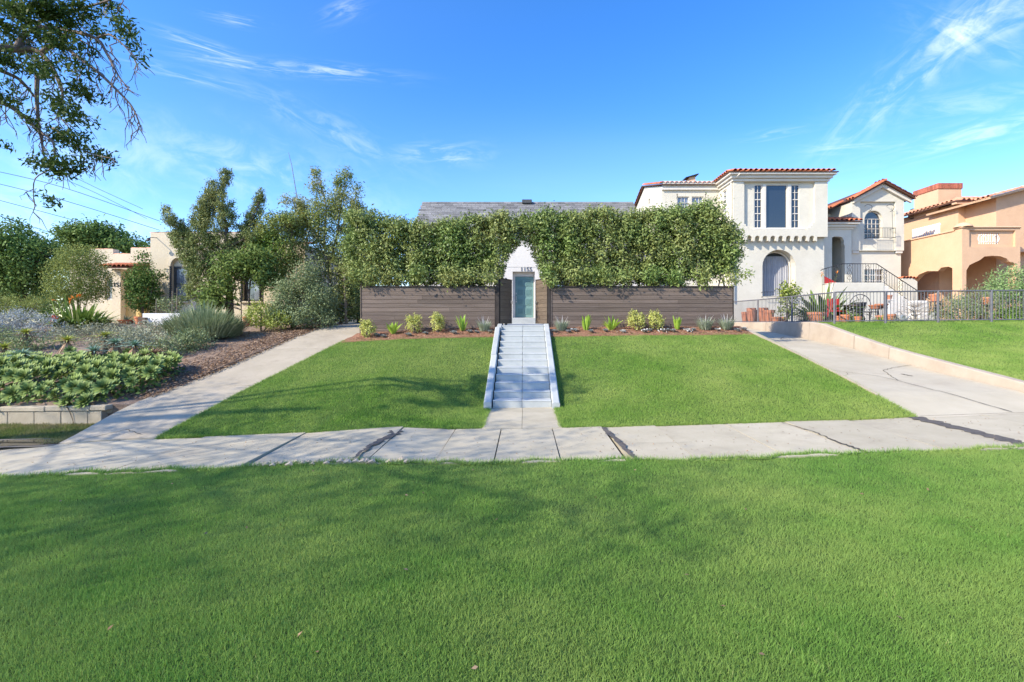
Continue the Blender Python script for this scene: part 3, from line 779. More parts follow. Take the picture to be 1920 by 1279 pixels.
# ------------------------------------------------------------------ planting beds, board fences, gates
def z_bed(X, Y): return I(X, [-5.2,-3,-1,1,4,6.05], [1.22,1.34,1.41,1.42,1.43,1.45]) + I(Y, [12.4,13.25,13.5], [-.115,.09,.09]) + .012*np.sin(np.asarray(X)*9)*np.sin(np.asarray(Y)*11)
bedl = lambda x: 0
tag(patch('planting_bed', M['mulch'], lambda y: xl2(y)+.0, -.70, lambda X, Y: z_bed(X,Y)-.01, 12.42, 13.5, 10, 50, thick=.2), 'narrow red mulch bed below left board fence', kind='structure')
tag(patch('planting_bed', M['mulch'], .62, XR1-.1, lambda X, Y: z_bed(X,Y)-.01, 12.42, 13.5, 10, 60, thick=.2), 'narrow red mulch bed below right board fence', kind='structure')
YF = 13.30
FT = 2.615
def board_fence(x0, x1, zb, label):
    f = thing('board_fence', label, 'fence', ((x0+x1)/2, YF, zb))
    nb = 12; bh = .1145
    for k in range(nb):
        z1 = FT - .004 - k*bh; z0 = z1 - bh + .006
        if z1 < zb: break
        # boards butt at irregular places
        c = x0 + (x1-x0)*random.uniform(.25,.75)
        for a, b in [(x0+.03, c-.001), (c+.001, x1-.03)]:
            dy = random.uniform(-.002, .002)
            MB().cbox(a, b, YF+dy, YF+.03+dy, z0, z1, .004).build('board', M['plank'], f)
    MB().cbox(x0-.01, x1+.01, YF-.03, YF+.09, FT, FT+.028, .004).build('cap_rail', M['darkwood'], f)
    MB().cbox(x0, x0+.028, YF-.012, YF+.07, zb, FT-.002, .004).build('end_trim', M['plank'], f)
    MB().cbox(x1-.028, x1, YF-.012, YF+.07, zb, FT-.002, .004).build('end_trim', M['darkwood'], f)
    MB().box(x0+.03, x1-.03, YF+.0335, YF+.0435, zb-.05, FT-.005).build('backing', M['darkwood'], f)  # added dark sheet behind the boards, blocks light through the gaps
    n = 4
    for k in range(n):
        x = x0+.12 + (x1-x0-.24)*k/(n-1)
        MB().box(x-.045, x+.045, YF+.046, YF+.12, zb-.1, FT-.02).build('post', M['darkwood'], f)
    return f
board_fence(-4.555, -.80, 1.18, 'weathered brown board fence left of the blue stairs')
board_fence(.73, 5.79, 1.30, 'weathered brown board fence right of the blue stairs')
def gate(hx, sgn, label, ang):
    g = thing('gate', label, 'gate', (hx, YF+.02, 1.575))
    u = Vector((sgn*math.cos(ang), math.sin(ang), 0)); nrm = Vector((-u.y, u.x, 0))*(.5)
    o = Vector((hx, YF+.03, 0)); L = .64
    def obox(name, a, b, d0, d1, z0, z1, m):
        mb = MB(); n = Vector((-u.y*sgn, u.x*sgn, 0))
        vs = [o+u*s+n*d+Vector((0,0,z)) for z in (z0,z1) for s, d in ((a,d0),(b,d0),(b,d1),(a,d1))]
        mb.add(vs, [(0,3,2,1),(4,5,6,7),(0,1,5,4),(1,2,6,5),(2,3,7,6),(3,0,4,7)])
        return mb.build(name, m, g)
    nb = 11; z0 = 1.60; z1 = 2.85; bh = (z1-z0)/nb
    for k in range(nb):
        obox('board', .02, L, -.014, .014, z0+k*bh+.003, z0+(k+1)*bh-.003, M['gatewood'])
    obox('backing', .02, L, .0145, .0148, z0+.01, z1-.01, M['darkwood'])  # thin dark sheet added to shut out light between gate boards
    obox('frame', 0.0, L+.02, .015, .04, z0, z0+.05, M['darkwood']); obox('frame', 0.0, L+.02, .015, .04, z1-.05, z1, M['darkwood'])
    obox('frame', L, L+.03, -.02, .015, z0, z1, M['darkwood']); obox('frame', -.005, .02, -.02, .015, z0, z1, M['darkwood'])
    obox('cap_rail', -.01, L+.035, -.028, .045, z1+.002, z1+.022, M['darkwood'])
    obox('latch', L-.05, L+.035, -.034, -.022, 2.18, 2.26, M['metal'])
    return g
gate(-.705, 1, 'left half of the open board gate atop the stairs', math.radians(62))
gate(.64, -1, 'right half of the open board gate atop the stairs', math.radians(62))
def gpost(x, label):
    p = thing('gate_post', label, 'post', (x, YF, 1.5))
    MB().cbox(x-.045, x+.045, YF-.02, YF+.075, 1.35, 2.875, .005).build('post', M['darkwood'], p)
    MB().cbox(x-.052, x+.052, YF-.027, YF+.082, 2.876, 2.895, .004).build('post_cap', M['darkwood'], p)
gpost(-.752, 'dark square post carrying the left gate half')
gpost(.685, 'dark square post carrying the right gate half')

# terrace and path behind the gates
tag(patch('terrace', M['garden'], -4.6, 6.0, lambda X, Y: 1.535+0*X, 13.36, 24.2, 6, 8, thick=.3), 'planted terrace soil behind the board fence', kind='structure')
pp = tag(patch('door_path', M['crack'], -.72, .66, lambda X, Y: 1.54+.0*X, 13.42, 22.9, 4, 2, thick=.04), 'pale painted path from the gates to the front door', kind='structure')
for k in range(6):
    ya = 13.47+k*1.55
    for x0, x1 in [(-.70,-.03),(-.022,.64)]:
        patch('slab', M['step'], x0, x1, lambda X, Y: 1.56+.0*X+.004*(Y-13.4), ya, ya+1.542, 2, 2, pp, thick=.03)

# ------------------------------------------------------------------ main house behind the hedge
mh = thing('white_house', 'white stucco house with grey shingle roof behind the hedge', 'house', (0, 24, 1.55))
RY, RZ, EY, EZ = 28.0, 8.66, 23.66, 4.70
fy = lambda Y0: (lambda u, v, w: (u, Y0+w, v))
fxw = lambda X0: (lambda u, v, w: (X0+w, u, v))
def rect(x0, x1, z0, z1): return [(x0,z0),(x1,z0),(x1,z1),(x0,z1)]
def archp(x0, x1, z0, zsp, n=14, k=1.0):
    cx = (x0+x1)/2; r = (x1-x0)/2
    return [(x0,z0),(x1,z0)] + [(cx+r*math.cos(math.pi*i/n), zsp+k*r*math.sin(math.pi*i/n)) for i in range(n+1)]
# entry gable
eo = [(-1.5,1.5),(1.42,1.5),(1.42,5.2),(-.04,6.9),(-1.5,5.2)]
MB().prism(eo, [rect(-.60,.49,1.88,4.16)], fy(23.55), 0, .42).build('entry_wall', M['mainwall'], mh)
MB().prism([(-5.75,1.4),(6.05,1.4),(6.05,4.55),(-5.75,4.55)], [rect(-4.2,-2.4,2.6,4.1), rect(2.5,4.3,2.6,4.1)], fy(24.0), 0, .25).build('wall', M['mainwall'], mh)
for xs in (-5.75, 5.85):
    MB().prism([(24.26,1.4),(31.7,1.4),(31.7,4.6),(28.0,8.45),(24.26,4.9)], [], fxw(xs), 0, .2).build('side_wall', M['mainwall'], mh)
MB().cbox(-1.47, 1.39, 23.536, 23.548, 4.375, 4.405, .008).build('ledge', M['mainwall'], mh)
MB().cbox(-1.0, .9, 22.75, 23.55, 1.50, 1.88, .02).build('door_step', M['step'], mh)
d = MB().cbox(-.475, .435, 23.93, 23.98, 1.91, 3.94, .004).build('door', M['door'], mh)
for c in range(2):
    for r in range(4):
        x = -.475+.085+c*.40; z = 1.91+.14+r*.465
        pm = MB(); pm.cbox(x, x+.34, 23.915, 23.935, z, z+.36, .012); pm.build('door_panel', M['door'], d)
        MB().cbox(x+.05, x+.29, 23.905, 23.92, z+.05, z+.31, .008).build('inner_panel', M['doorpanel_shade'], d)
for z in (2.62, 2.95): MB().lathe([(0,0),(.035,0),(.035,.04),(0,.05)], (0,0,0), 10)
hb = MB(); hb.tube([(-.43,23.86,2.78),(-.43,23.86,2.98)], .016, 8); hb.build('handle', M['metal'], d)
hb = MB(); hb.cbox(-.455,-.405,23.885,23.91,3.06,3.14,.006); hb.build('lock_plate', M['metal'], d)
hb = MB(); hb.cbox(-.455,-.405,23.885,23.91,2.66,2.74,.006); hb.build('lock_plate', M['metal'], d)
fr = MB(); fr.prism(rect(-.60,.49,1.885,4.155), [rect(-.48,.44,1.9,3.95)], fy(23.90), 0, .09); fr.build('door_frame', M['mainwall'], mh)
def text(body, size, loc, mat_, parent, name='house_number', rot=(math.radians(90),0,0), sp=1.0):
    cu = bpy.data.curves.new('t', 'FONT'); cu.body = body; cu.size = size; cu.extrude = .012; cu.align_x = 'CENTER'; cu.space_character = sp
    o = bpy.data.objects.new('t', cu); C.objects.link(o)
    dg = bpy.context.evaluated_depsgraph_get(); me = bpy.data.meshes.new_from_object(o.evaluated_get(dg)); bpy.data.objects.remove(o)
    me.materials.clear(); me.materials.append(mat_); me.name = name
    n = link(name, me, parent); n.rotation_euler = rot; n.location = loc
    return n
text('1155', .27, (.06, 23.545-.012, 4.185), M['iron'], mh, sp=1.1)
lm = MB(); lm.cbox(-.98,-.88,23.42,23.548,3.62,3.84,.02); lm.build('wall_lamp', M['frame_dark'], mh)
def window(parent, fn, u0, u1, v0, v1, cols, rows, fw=.05, fm=None, gm=None, w=.0, gaps=None, mun=.022):
    """frame ring, separate panes and muntin bars; fn maps (u,v,w), w grows into the wall"""
    fm = fm or M['whitetrim']; gm = gm or M['glass']
    f = MB().prism(rect(u0,u1,v0,v1), [rect(u0+fw,u1-fw,v0+fw,v1-fw)], fn, w-.02, w+.05).build('window', fm, parent)
    cw = (u1-u0-2*fw)/cols; rh = (v1-v0-2*fw)/rows
    for i in range(cols):
        for j in range(rows):
            a = u0+fw+i*cw; b = v0+fw+j*rh
            MB().prism(rect(a,a+cw-.0005,b,b+rh-.0005), [], fn, w+.03+.0008*((i+j)%2)+random.uniform(0,.0004), w+.04).build('pane', gm, f)
    m = MB()
    for i in range(1, cols): m.prism(rect(u0+fw+i*cw-mun/2, u0+fw+i*cw+mun/2, v0+fw, v1-fw), [], fn, w+.004, w+.024)
    for j in range(1, rows):
        q = mun*(1.9 if gaps and j in gaps else 1)
        m.prism(rect(u0+fw, u1-fw, v0+fw+j*rh-q/2, v0+fw+j*rh+q/2), [], fn, w-.002, w+.022)
    if m.v: m.build('muntin', fm, f)
    return f
window(mh, fy(24.06), -4.2,-2.4,2.6,4.1, 3, 2)
window(mh, fy(24.06), 2.5,4.3,2.6,4.1, 3, 2)
# roof
sv = Vector((0, RY-EY, RZ-EZ)); SL = sv.length; sv.normalize(); rn = Vector((0,-sv.z,sv.y))
rf = MB(); rf.add([(-5.95,EY,EZ),(6.27,EY,EZ),(6.27,RY,RZ),(-5.95,RY,RZ),(-5.95,RY+5,RZ-4.6),(6.27,RY+5,RZ-4.6),
                   (-5.95,EY,EZ-.1),(6.27,EY,EZ-.1),(6.27,RY,RZ-.12),(-5.95,RY,RZ-.12),(-5.95,RY+5,RZ-4.7),(6.27,RY+5,RZ-4.7)],
                  [(0,1,2,3),(3,2,5,4),(7,6,9,8),(8,9,10,11),(0,6,7,1),(4,5,11,10),(0,3,9,6),(3,4,10,9),(1,7,8,2),(2,8,11,5)])
roof = rf.build('roof', M['shingle'], mh)
ge = MB(); ge.add([(-1.75,23.3,4.95),(-.04,23.3,6.98),(1.67,23.3,4.95),(-1.75,27.5,4.95),(-.04,27.5,6.98),(1.67,27.5,4.95)],[(0,1,4,3),(1,2,5,4)]); ge.build('entry_roof', M['shingle'], roof)
shm = {}
def shingle_mesh(w):
    mb = MB(); mb.add([(-w/2,0,.022),(w/2,0,.022),(w/2,.27,.006),(-w/2,.27,.006),(-w/2,0,0),(w/2,0,0),(w/2,.27,0),(-w/2,.27,0)],
                      [(0,1,2,3),(4,7,6,5),(0,4,5,1),(1,5,6,2),(3,7,4,0)])
    me = bpy.data.meshes.new('shingle'); me.from_pydata(mb.v, [], mb.f); me.materials.append(M['shingle']); return me
sms = [shingle_mesh(w) for w in (.36,.44,.50)]
rot = Matrix(((1,0,0),(0,sv.y,rn.y),(0,sv.z,rn.z))).to_4x4()
cnt = 0; stuff = MB()
for r in range(21):
    x = -5.95 + (r % 2)*.2 - .2
    while x < 6.25:
        k = random.randrange(3); w = (.36,.44,.50)[k]
        s = SL - .20*(r+1)
        p = Vector((max(min(x+w/2, 6.1), -5.8), EY, EZ)) + sv*s + rn*(.006+random.uniform(0,.006))
        if cnt < 300:
            o = bpy.data.objects.new('shingle', sms[k]); C.objects.link(o); o.matrix_world = Matrix.Translation(p) @ rot; o.parent = roof; cnt += 1
        else:
            mw = Matrix.Translation(p) @ rot
            me = sms[k]; stuff.add([mw @ v.co for v in me.vertices], [tuple(q.vertices) for q in me.polygons])
        x += w + .008
tag(stuff.build('shingles', M['shingle'], roof), kind='stuff')
for k in range(31):
    x = -5.93 + k*.393
    mb = MB(); mb.add([(x,RY-.16,RZ-.09),(x+.41,RY-.16,RZ-.10),(x+.41,RY,RZ+.035),(x,RY,RZ+.05),(x,RY+.16,RZ-.09),(x+.41,RY+.16,RZ-.1)],[(0,1,2,3),(3,2,5,4),(0,3,4)])
    mb.build('ridge_cap', M['shingle'], roof)
vp = MB(); vp.cbox(PX(982,28)-.1, PX(994,28)+.1, 27.7, 28.2, RZ-.1, RZ+.12, .02); vp.build('roof_vent', M['frame_dark'], roof)

# ------------------------------------------------------------------ hedge of clipped trees
def arch_keep(c):
    hw = np.where(c[:,2] < 2.9, .52, .52*np.clip(1-np.clip((c[:,2]-2.9)/1.0,0,1)**2.0, 0, 1)**.8)
    return ~((np.abs(c[:,0]+.10) < hw) & (c[:,2] < 4.0))
hl = ['tall leafy hedge tree at the far left end of the board fence', 'leafy hedge tree second from the left end of hedge', 'leafy hedge tree third from the left end of hedge',
      'leafy hedge tree fourth from the left end of hedge', 'leafy hedge tree fifth from the left, next to the arch tree', 'leafy hedge tree forming the left side of the arch',
      'leafy hedge tree forming the right side of the arch', 'leafy hedge tree right of the arch tree', 'third leafy hedge tree right of the arch', 'fourth leafy hedge tree right of the arch, below the roof end',
      'fifth leafy hedge tree right of the arch', 'sixth leafy hedge tree right of the arch, before upstairs windows', 'pale stemmed hedge tree second from right end of hedge', 'leaning leafy hedge tree at the right end of hedge']
hs_ = [(688,392,534,44),(737,405,531,34),(790,410,530,36),(845,405,530,35),(893,402,530,35),(938,393,528,34),(1030,388,522,36),(1075,394,531,34),(1125,388,531,38),(1175,395,531,36),(1222,390,531,36),(1270,384,531,38),(1316,382,520,36),(1352,415,512,32)]
for i, (px, pt, pb, hw) in enumerate(hs_):
    Y = 14.15 + random.uniform(-.08,.08); x = PX(px, Y); zt = PZ(pt + (13 if i < 6 else 11), Y); zb = PZ(pb, Y); h = hw*Y/F
    t = thing('hedge_tree', hl[i], 'hedge', (x, Y, 1.53), 'trees clipped into the hedge')
    nb = []
    for k in range(6):
        zc = zb + (zt-zb)*(k+.5)/6
        nb.append((x+random.uniform(-.06,.06), Y+random.uniform(-.05,.05), zc, h*random.uniform(.86,1.06)*(.82 if k == 0 else 1), .52, (zt-zb)/6*.75, 1))
    for k in range(3): nb.append((x+random.uniform(-.35,.35), Y, zt-.12, .2, .25, random.uniform(.14,.24), .22))
    for k in range(3): nb.append((x+random.uniform(-.4,.4), 13.24, random.uniform(2.80,3.05), .15, .12, .14, .10))
    if i == 5: nb += [(PX(962,Y), Y, PZ(432,Y), .40, .45, .48, 1.3), (PX(985,Y), Y, PZ(425,Y), .35, .45, .38, 1)]
    if i == 6: nb += [(PX(1008,Y), Y, PZ(432,Y), .40, .45, .45, 1.2)]
    if i == 13: nb += [(PX(1368,Y), Y, PZ(455,Y), .30, .4, .55, .7), (PX(1335,Y), Y, PZ(400,Y), .45, .45, .4, .8)]
    if i == 0: nb += [(PX(668,Y), Y, PZ(470,Y), .33, .45, 1.0, 1.2), (PX(665,Y), Y, PZ(400,Y), .24, .3, .3, .3)]
    cl, cd = clumps(nb, 300, 5.5, keep=arch_keep)
    foliage('crown', cl, cd, 34, .09, .088, .040, LM['hedge'], t, droop=.1, out=.5, keep=arch_keep)
    polys = []; rads = []
    for s in range(random.choice((2,3,3))):
        bx = x + random.uniform(-.22,.22); tx = x + random.uniform(-.3,.3)
        polys.append([(bx, Y+random.uniform(-.1,.1), 1.5), (bx+.03, Y, 2.3), ((bx+tx)/2, Y, 3.0), (tx, Y, zt-.6)]); rads.append((random.uniform(.022,.04), .012))
    if i == 12: polys[0] = [(PX(1301,Y),Y-.35,1.5),(PX(1302,Y),Y-.35,2.7),(PX(1297,Y),Y-.4,3.15),(PX(1310,Y),Y-.2,3.9)]; rads[0] = (.045,.02)
    trunkmesh('trunk', polys, rads, M['paleb'], t, cl[::9], .006)
# ------------------------------------------------------------------ roof tiles
def tile_mesh(r, L, name='roof_tile', m='tile'):
    V = []; Fc = []; n = 6
    for j, (y, rr, zo) in enumerate(((0, r, .012), (L, r*.82, 0))):
        for k in range(n+1):
            a = math.pi*k/n; V.append((rr*math.cos(a), y, zo + rr*math.sin(a)))
    for k in range(n+1):
        a = math.pi*k/n; V.append((r*.80*math.cos(a), .0, .012 + r*.80*math.sin(a)))
    for k in range(n):
        Fc.append((k, n+1+k, n+2+k, k+1)); Fc.append((k, k+1, 2*n+2+k+1, 2*n+2+k))
    me = bpy.data.meshes.new(name); me.from_pydata(V, [], Fc); me.materials.append(M[m])
    for p in me.polygons: p.use_smooth = True
    return me
TM = tile_mesh(.095, .42); TMP = tile_mesh(.095, .42, m='tile_pale')
def tiles(parent, a, b, up, rows, me, sp=.215, lap=.33, lift=.0, inset=(0,0)):
    """rows of barrel tiles laid from eave line a-b up the slope"""
    a = Vector(a); b = Vector(b); up = Vector(up).normalized(); al = (b-a); L = al.length; al.normalize()
    nr = al.cross(up); 
    if nr.z < 0: nr = -nr
    n = int(L/sp)
    for r in range(rows):
        for k in range(n+1):
            dd = sp*k + (L-sp*n)/2
            if dd < inset[0]*r + (.1 if inset[0] else 0) or dd > L - inset[1]*r - (.1 if inset[1] else 0): continue
            p = a + al*dd + up*(r*lap) + nr*(lift + .01 + random.uniform(0,.008))
            q = Matrix(((al.x,up.x,nr.x),(al.y,up.y,nr.y),(al.z,up.z,nr.z))).to_4x4()
            o = bpy.data.objects.new('roof_tile', me); C.objects.link(o); par(o, parent)
            o.matrix_basis = Matrix.Translation(p) @ q @ Matrix.Rotation(random.uniform(-.04,.04), 4, 'Z')
def slab_poly(pts, th, name, m, parent):
    mb = MB(); n = len(pts); pts = [Vector(p) for p in pts]
    nr = (pts[1]-pts[0]).cross(pts[2]-pts[0]).normalized()
    if nr.z < 0: nr = -nr
    mb.add(pts + [p - nr*th for p in pts], [tuple(range(n)), tuple(range(2*n-1,n-1,-1))] + [(i,(i+1)%n,n+(i+1)%n,n+i) for i in range(n)])
    return mb.build(name, m, parent)

# ------------------------------------------------------------------ white two storey house at right
wh = thing('stucco_house', 'white two storey Spanish house with red tiles and arched window', 'house', (12, 23, 1.55))
YB = 23.0
bx = lambda px: PX(px, YB); bz = lambda py: PZ(py, YB)
X0, X1 = bx(1375), bx(1552)
zc0 = bz(340.5)
# projecting upper storey with scalloped corbel course
out = [(X0, bz(444)), (bx(1394), bz(444)), (bx(1394), bz(453))]
n = 9; xa, xb = bx(1397.5), bx(1529); pw = (xb-xa)/n
for k in range(n):
    a = xa + k*pw + pw*.22; b = xa + (k+1)*pw - pw*.10
    out += [(a-.04, bz(453)), (a, bz(451))] if k else [(a, bz(453))]
    out += [(a + (b-a)*(1-math.cos(math.pi*i/6))/2, bz(448) + (b-a)*.62*math.sin(math.pi*i/6)) for i in range(7)]
    out += [(b, bz(451))]
out += [(bx(1532), bz(453)), (bx(1532), bz(444)), (X1, bz(444)), (X1, zc0), (X0, zc0)]
rec = [(bx(1395.5), zc0-.02), (bx(1395.5), bz(420)), (bx(1398.5), bz(420)), (bx(1398.5), bz(424)), (bx(1403), bz(424)), (bx(1403), bz(428)), (bx(1411), bz(428)), (bx(1411), bz(430.5)),
       (bx(1514), bz(430.5)), (bx(1514), bz(427)), (bx(1519), bz(427)), (bx(1519), bz(423)), (bx(1523), bz(423)), (bx(1523), bz(419)), (bx(1528), bz(417)), (bx(1528), zc0-.02)]
MB().prism(out, [rec], fy(YB), 0, .27).build('upper_wall', M['white'], wh)
holes = [rect(bx(1416), bx(1431.5), bz(427), bz(345)), rect(bx(1438.5), bx(1478.8), bz(427), bz(345)), rect(bx(1486), bx(1501.8), bz(427), bz(345))]
MB().prism(rect(bx(1390), bx(1532), bz(433), zc0-.005), holes, fy(YB+.13), 0, .13).build('recessed_wall', M['white'], wh)
for i, h in enumerate(holes):
    u0, u1, v0, v1 = h[0][0], h[1][0], h[0][1], h[2][1]
    if i == 1: window(wh, fy(YB+.16), u0, u1, v0, v1, 1, 1, .03)
    else: window(wh, fy(YB+.16), u0, u1, v0, v1, 2, 6, .035, gaps=(2,4))
MB().cbox(bx(1431.5)+.01, bx(1438.5)-.01, YB+.08, YB+.20, bz(427), bz(345), .01).build('mullion', M['whitetrim'], wh)
MB().cbox(bx(1478.8)+.01, bx(1486)-.01, YB+.08, YB+.20, bz(427), bz(345), .01).build('mullion', M['whitetrim'], wh)
MB().cbox(bx(1414), bx(1511), YB+.02, YB+.16, bz(430.3), bz(427.4), .01).build('sill', M['whitetrim'], wh)
# lower storey with arched window
YL = YB+.25
lx = lambda px: PX(px, YL); lz = lambda py: PZ(py, YL)
ap = archp(lx(1430), lx(1492), lz(556), lz(499))
MB().prism([(X0, 1.3), (X1, 1.3), (X1, zc0-.01), (X0, zc0-.01)], [ap, rect(bx(1412), bx(1506), bz(429), bz(343))], fy(YL+.022), 0, .5).build('lower_wall', M['white'], wh)
af = MB(); af.prism(archp(lx(1431), lx(1491), lz(555.5), lz(499)), [archp(lx(1433.5), lx(1488.5), lz(553.5), lz(499.4))], fy(YL+.40), 0, .06); aw = af.build('window', M['whitetrim'], wh)
cu = MB(); xsq = np.linspace(lx(1432), lx(1490), 90)
cv = [(float(x), YL+.52+.025*math.sin(i*1.15)+.012*math.sin(i*.37), z) for z in (lz(556), lz(478)) for i, x in enumerate(xsq)]
cu.add(cv, [(i, i+1, 91+i, 90+i) for i in range(89)]); cu.build('curtain', M['curtain'], aw)
cu = MB(); cu.box(lx(1428), lx(1494), YL+.60, YL+.63, lz(558), lz(460)); cu.build('backing', M['frame_dark'], aw)
rl = MB(); 
for k in range(12):
    x = lx(1428)+.03+k*.14; rl.tube([(x,YL-.2,lz(556)),(x,YL-.2,lz(548))], .008, 5)
rl.tube([(lx(1428),YL-.2,lz(548)),(lx(1494),YL-.2,lz(548))], .012, 5); rl.tube([(lx(1428),YL-.2,lz(556)),(lx(1494),YL-.2,lz(556))], .012, 5)
for x in (lx(1428), lx(1494)): rl.tube([(x,YL-.2,lz(548)),(x,YL+.05,lz(548))], .012, 5); rl.tube([(x,YL-.2,lz(556)),(x,YL+.05,lz(557))], .012, 5)
rl.build('window_rail', M['blackiron'], wh)
# bay sides
yb2 = 24.65
MB().prism([(YB+.275, bz(444)), (yb2+.2, bz(444)), (yb2+.2, zc0-.012), (YB+.275, zc0-.012)], [rect(23.42, 24.28, PZ(420,23.6), PZ(356,24))], fxw(X0+.002), 0, .2).build('side_wall', M['white'], wh)
window(wh, fxw(X0+.06), 23.42, 24.28, PZ(420,23.6), PZ(356,24), 3, 8, .05, gm=M['glass_pale'], gaps=(4,), mun=.03)
MB().box(X0+.06, X0+.3, YL+.53, yb2+.2, 1.3, bz(444)-.003).build('side_wall', M['white'], wh)
MB().box(X1-.2, X1-.002, YL+.53, 29, 1.3, zc0-.015).build('side_wall', M['white'], wh)
# cornice, stepped
for k, (za, zb_, o) in enumerate([(340.4, 335.5, .07), (335.4, 330.2, .17), (330.1, 325, .28)]):
    MB().cbox(X0-o, X1+o, YB-o, 27, bz(za), bz(zb_), .02).build('cornice', M['whitetrim'], wh)
# bay roof
zt = bz(325)+.005
ro = slab_poly([(X0-.33,YB-.33,zt),(X1+.33,YB-.33,zt),(X1-1.6,YB+1.9,zt+.50),(X0+1.6,YB+1.9,zt+.50)], .04, 'roof', M['tilebase'], wh)
slab_poly([(X0-.33,YB-.33,zt-.002),(X0+1.6,YB+1.9,zt+.5),(X0+1.6,28,zt+.5),(X0-.33,28,zt-.002)], .04, 'roof', M['tilebase'], wh)
slab_poly([(X1+.33,YB-.33,zt-.002),(X1-1.6,YB+1.9,zt+.5),(X1-1.6,28,zt+.5),(X1+.33,28,zt-.002)], .04, 'roof', M['tilebase'], wh)
tiles(wh, (X0-.36,YB-.36,zt), (X1+.36,YB-.36,zt), (0,2.23,.5), 3, TM, .245, inset=(.33,.33))
tiles(wh, (X0-.36,26.6,zt), (X0-.36,YB-.36,zt), (1.93,0,.5), 2, TM, .245, inset=(0,.36))
# main range behind, left of the bay
YM = 24.65; XL = PX(1241, YM); mz = lambda py: PZ(py, YM)
mwh = [rect(PX(1270,YM), PX(1292.5,YM), mz(412), mz(368.5)), rect(PX(1297,YM), PX(1319,YM), mz(412), mz(368.5))]
MB().prism(rect(XL+.203, X0+.05, 1.3, mz(346)), mwh, fy(YM+.004), 0, .2).build('front_wall', M['white'], wh)
for h in mwh: window(wh, fy(YM+.07), h[0][0], h[1][0], h[0][1], h[2][1], 3, 4, .045, gm=M['glass_pale'])
for px in (1268, 1321):
    sc = MB(); x = PX(px, YM); sc.tube([(x, YM-.02, mz(372)), (x, YM-.16, mz(371)), (x, YM-.2, mz(367)), (x, YM-.12, mz(364.5)), (x, YM-.07, mz(367))], .014, 5); sc.build('bracket', M['blackiron'], wh)
MB().cbox(XL-.02, X0+.1, YM-.10, YM, mz(357), mz(352), .015).build('cornice', M['whitetrim'], wh)
MB().cbox(XL-.03, X0+.1, YM-.22, YM-.101, mz(347.5), mz(341.5), .02).build('gutter', M['whitetrim'], wh)
MB().cbox(XL, X0+.1, YM-.10, YM, mz(352)+.002, mz(342.5), .01).build('fascia', M['white'], wh)
gp = [(YM+.005,1.3),(31.5,1.3),(31.5,8.55),(28.2,9.62),(YM+.005,8.66)]
MB().prism(gp, [rect(27.05,27.35,PZ(383,27.2),PZ(373,27.2))], fxw(XL), 0, .2).build('gable_wall', M['white'], wh)
MB().box(XL+.06, XL+.08, 27.0, 27.4, PZ(384,27.2), PZ(372,27.2)).build('vent', M['frame_dark'], wh)
slab_poly([(XL-.12,YM-.2,8.72),(X0+.6,YM-.2,8.72),(X0+.6,28.2,9.70),(XL-.12,28.2,9.70)], .05, 'roof', M['tilebase'], wh)
slab_poly([(XL-.12,28.2,9.70),(X0+.6,28.2,9.70),(X0+.6,32,8.45),(XL-.12,32,8.45)], .05, 'roof', M['tilebase'], wh)
tiles(wh, (XL-.05,YM-.24,8.73), (X0+.1,YM-.24,8.73), (0,3.55,.98), 2, TM, .235)
# rake tiles along the left gable, lying along the slope
for (ya, za), (yb_, zb_) in (((YM-.2,8.74),(28.2,9.74)), ((32,8.47),(28.2,9.74))):
    d = Vector((0, yb_-ya, zb_-za)); L = d.length; d.normalize()
    for k in range(int(L/.34)):
        p = Vector((XL-.08, ya, za)) + d*(k*.34) + Vector((0,0,.0))
        al = Vector((1,0,0)); nr = al.cross(d); 
        if nr.z < 0: nr = -nr
        o = bpy.data.objects.new('roof_tile', TM); C.objects.link(o); par(o, wh)
        o.matrix_basis = Matrix.Translation(p) @ Matrix(((al.x,d.x,nr.x),(al.y,d.y,nr.y),(al.z,d.z,nr.z))).to_4x4()
ds = MB(); ds.tube([(X0+.2,YB-.3,bz(329)),(X0-.06,YB-.02,bz(338)),(X0-.06,YB+.1,bz(342)),(X0-.06,YB+.1,bz(560))], .035, 7); ds.build('downspout', M['whitetrim'], wh)
cy = 27.3; ch = MB(); ch.box(PX(1292,cy), PX(1304,cy), cy, cy+.5, 8.8, PZ(331.5,cy)); ch.build('chimney', M['orange'], wh)
ch = MB(); ch.add([(PX(1285,cy),cy-.1,PZ(333,cy)),(PX(1309,cy),cy-.1,PZ(326,cy)),(PX(1309,cy),cy+.6,PZ(326,cy)),(PX(1285,cy),cy+.6,PZ(333,cy)),
                   (PX(1285,cy),cy-.1,PZ(334.5,cy)),(PX(1309,cy),cy-.1,PZ(328,cy)),(PX(1309,cy),cy+.6,PZ(328,cy)),(PX(1285,cy),cy+.6,PZ(334.5,cy))],
                  [(0,1,2,3),(4,7,6,5),(0,4,5,1),(1,5,6,2),(2,6,7,3),(3,7,4,0)]); ch.build('chimney_cap', M['black'], wh)

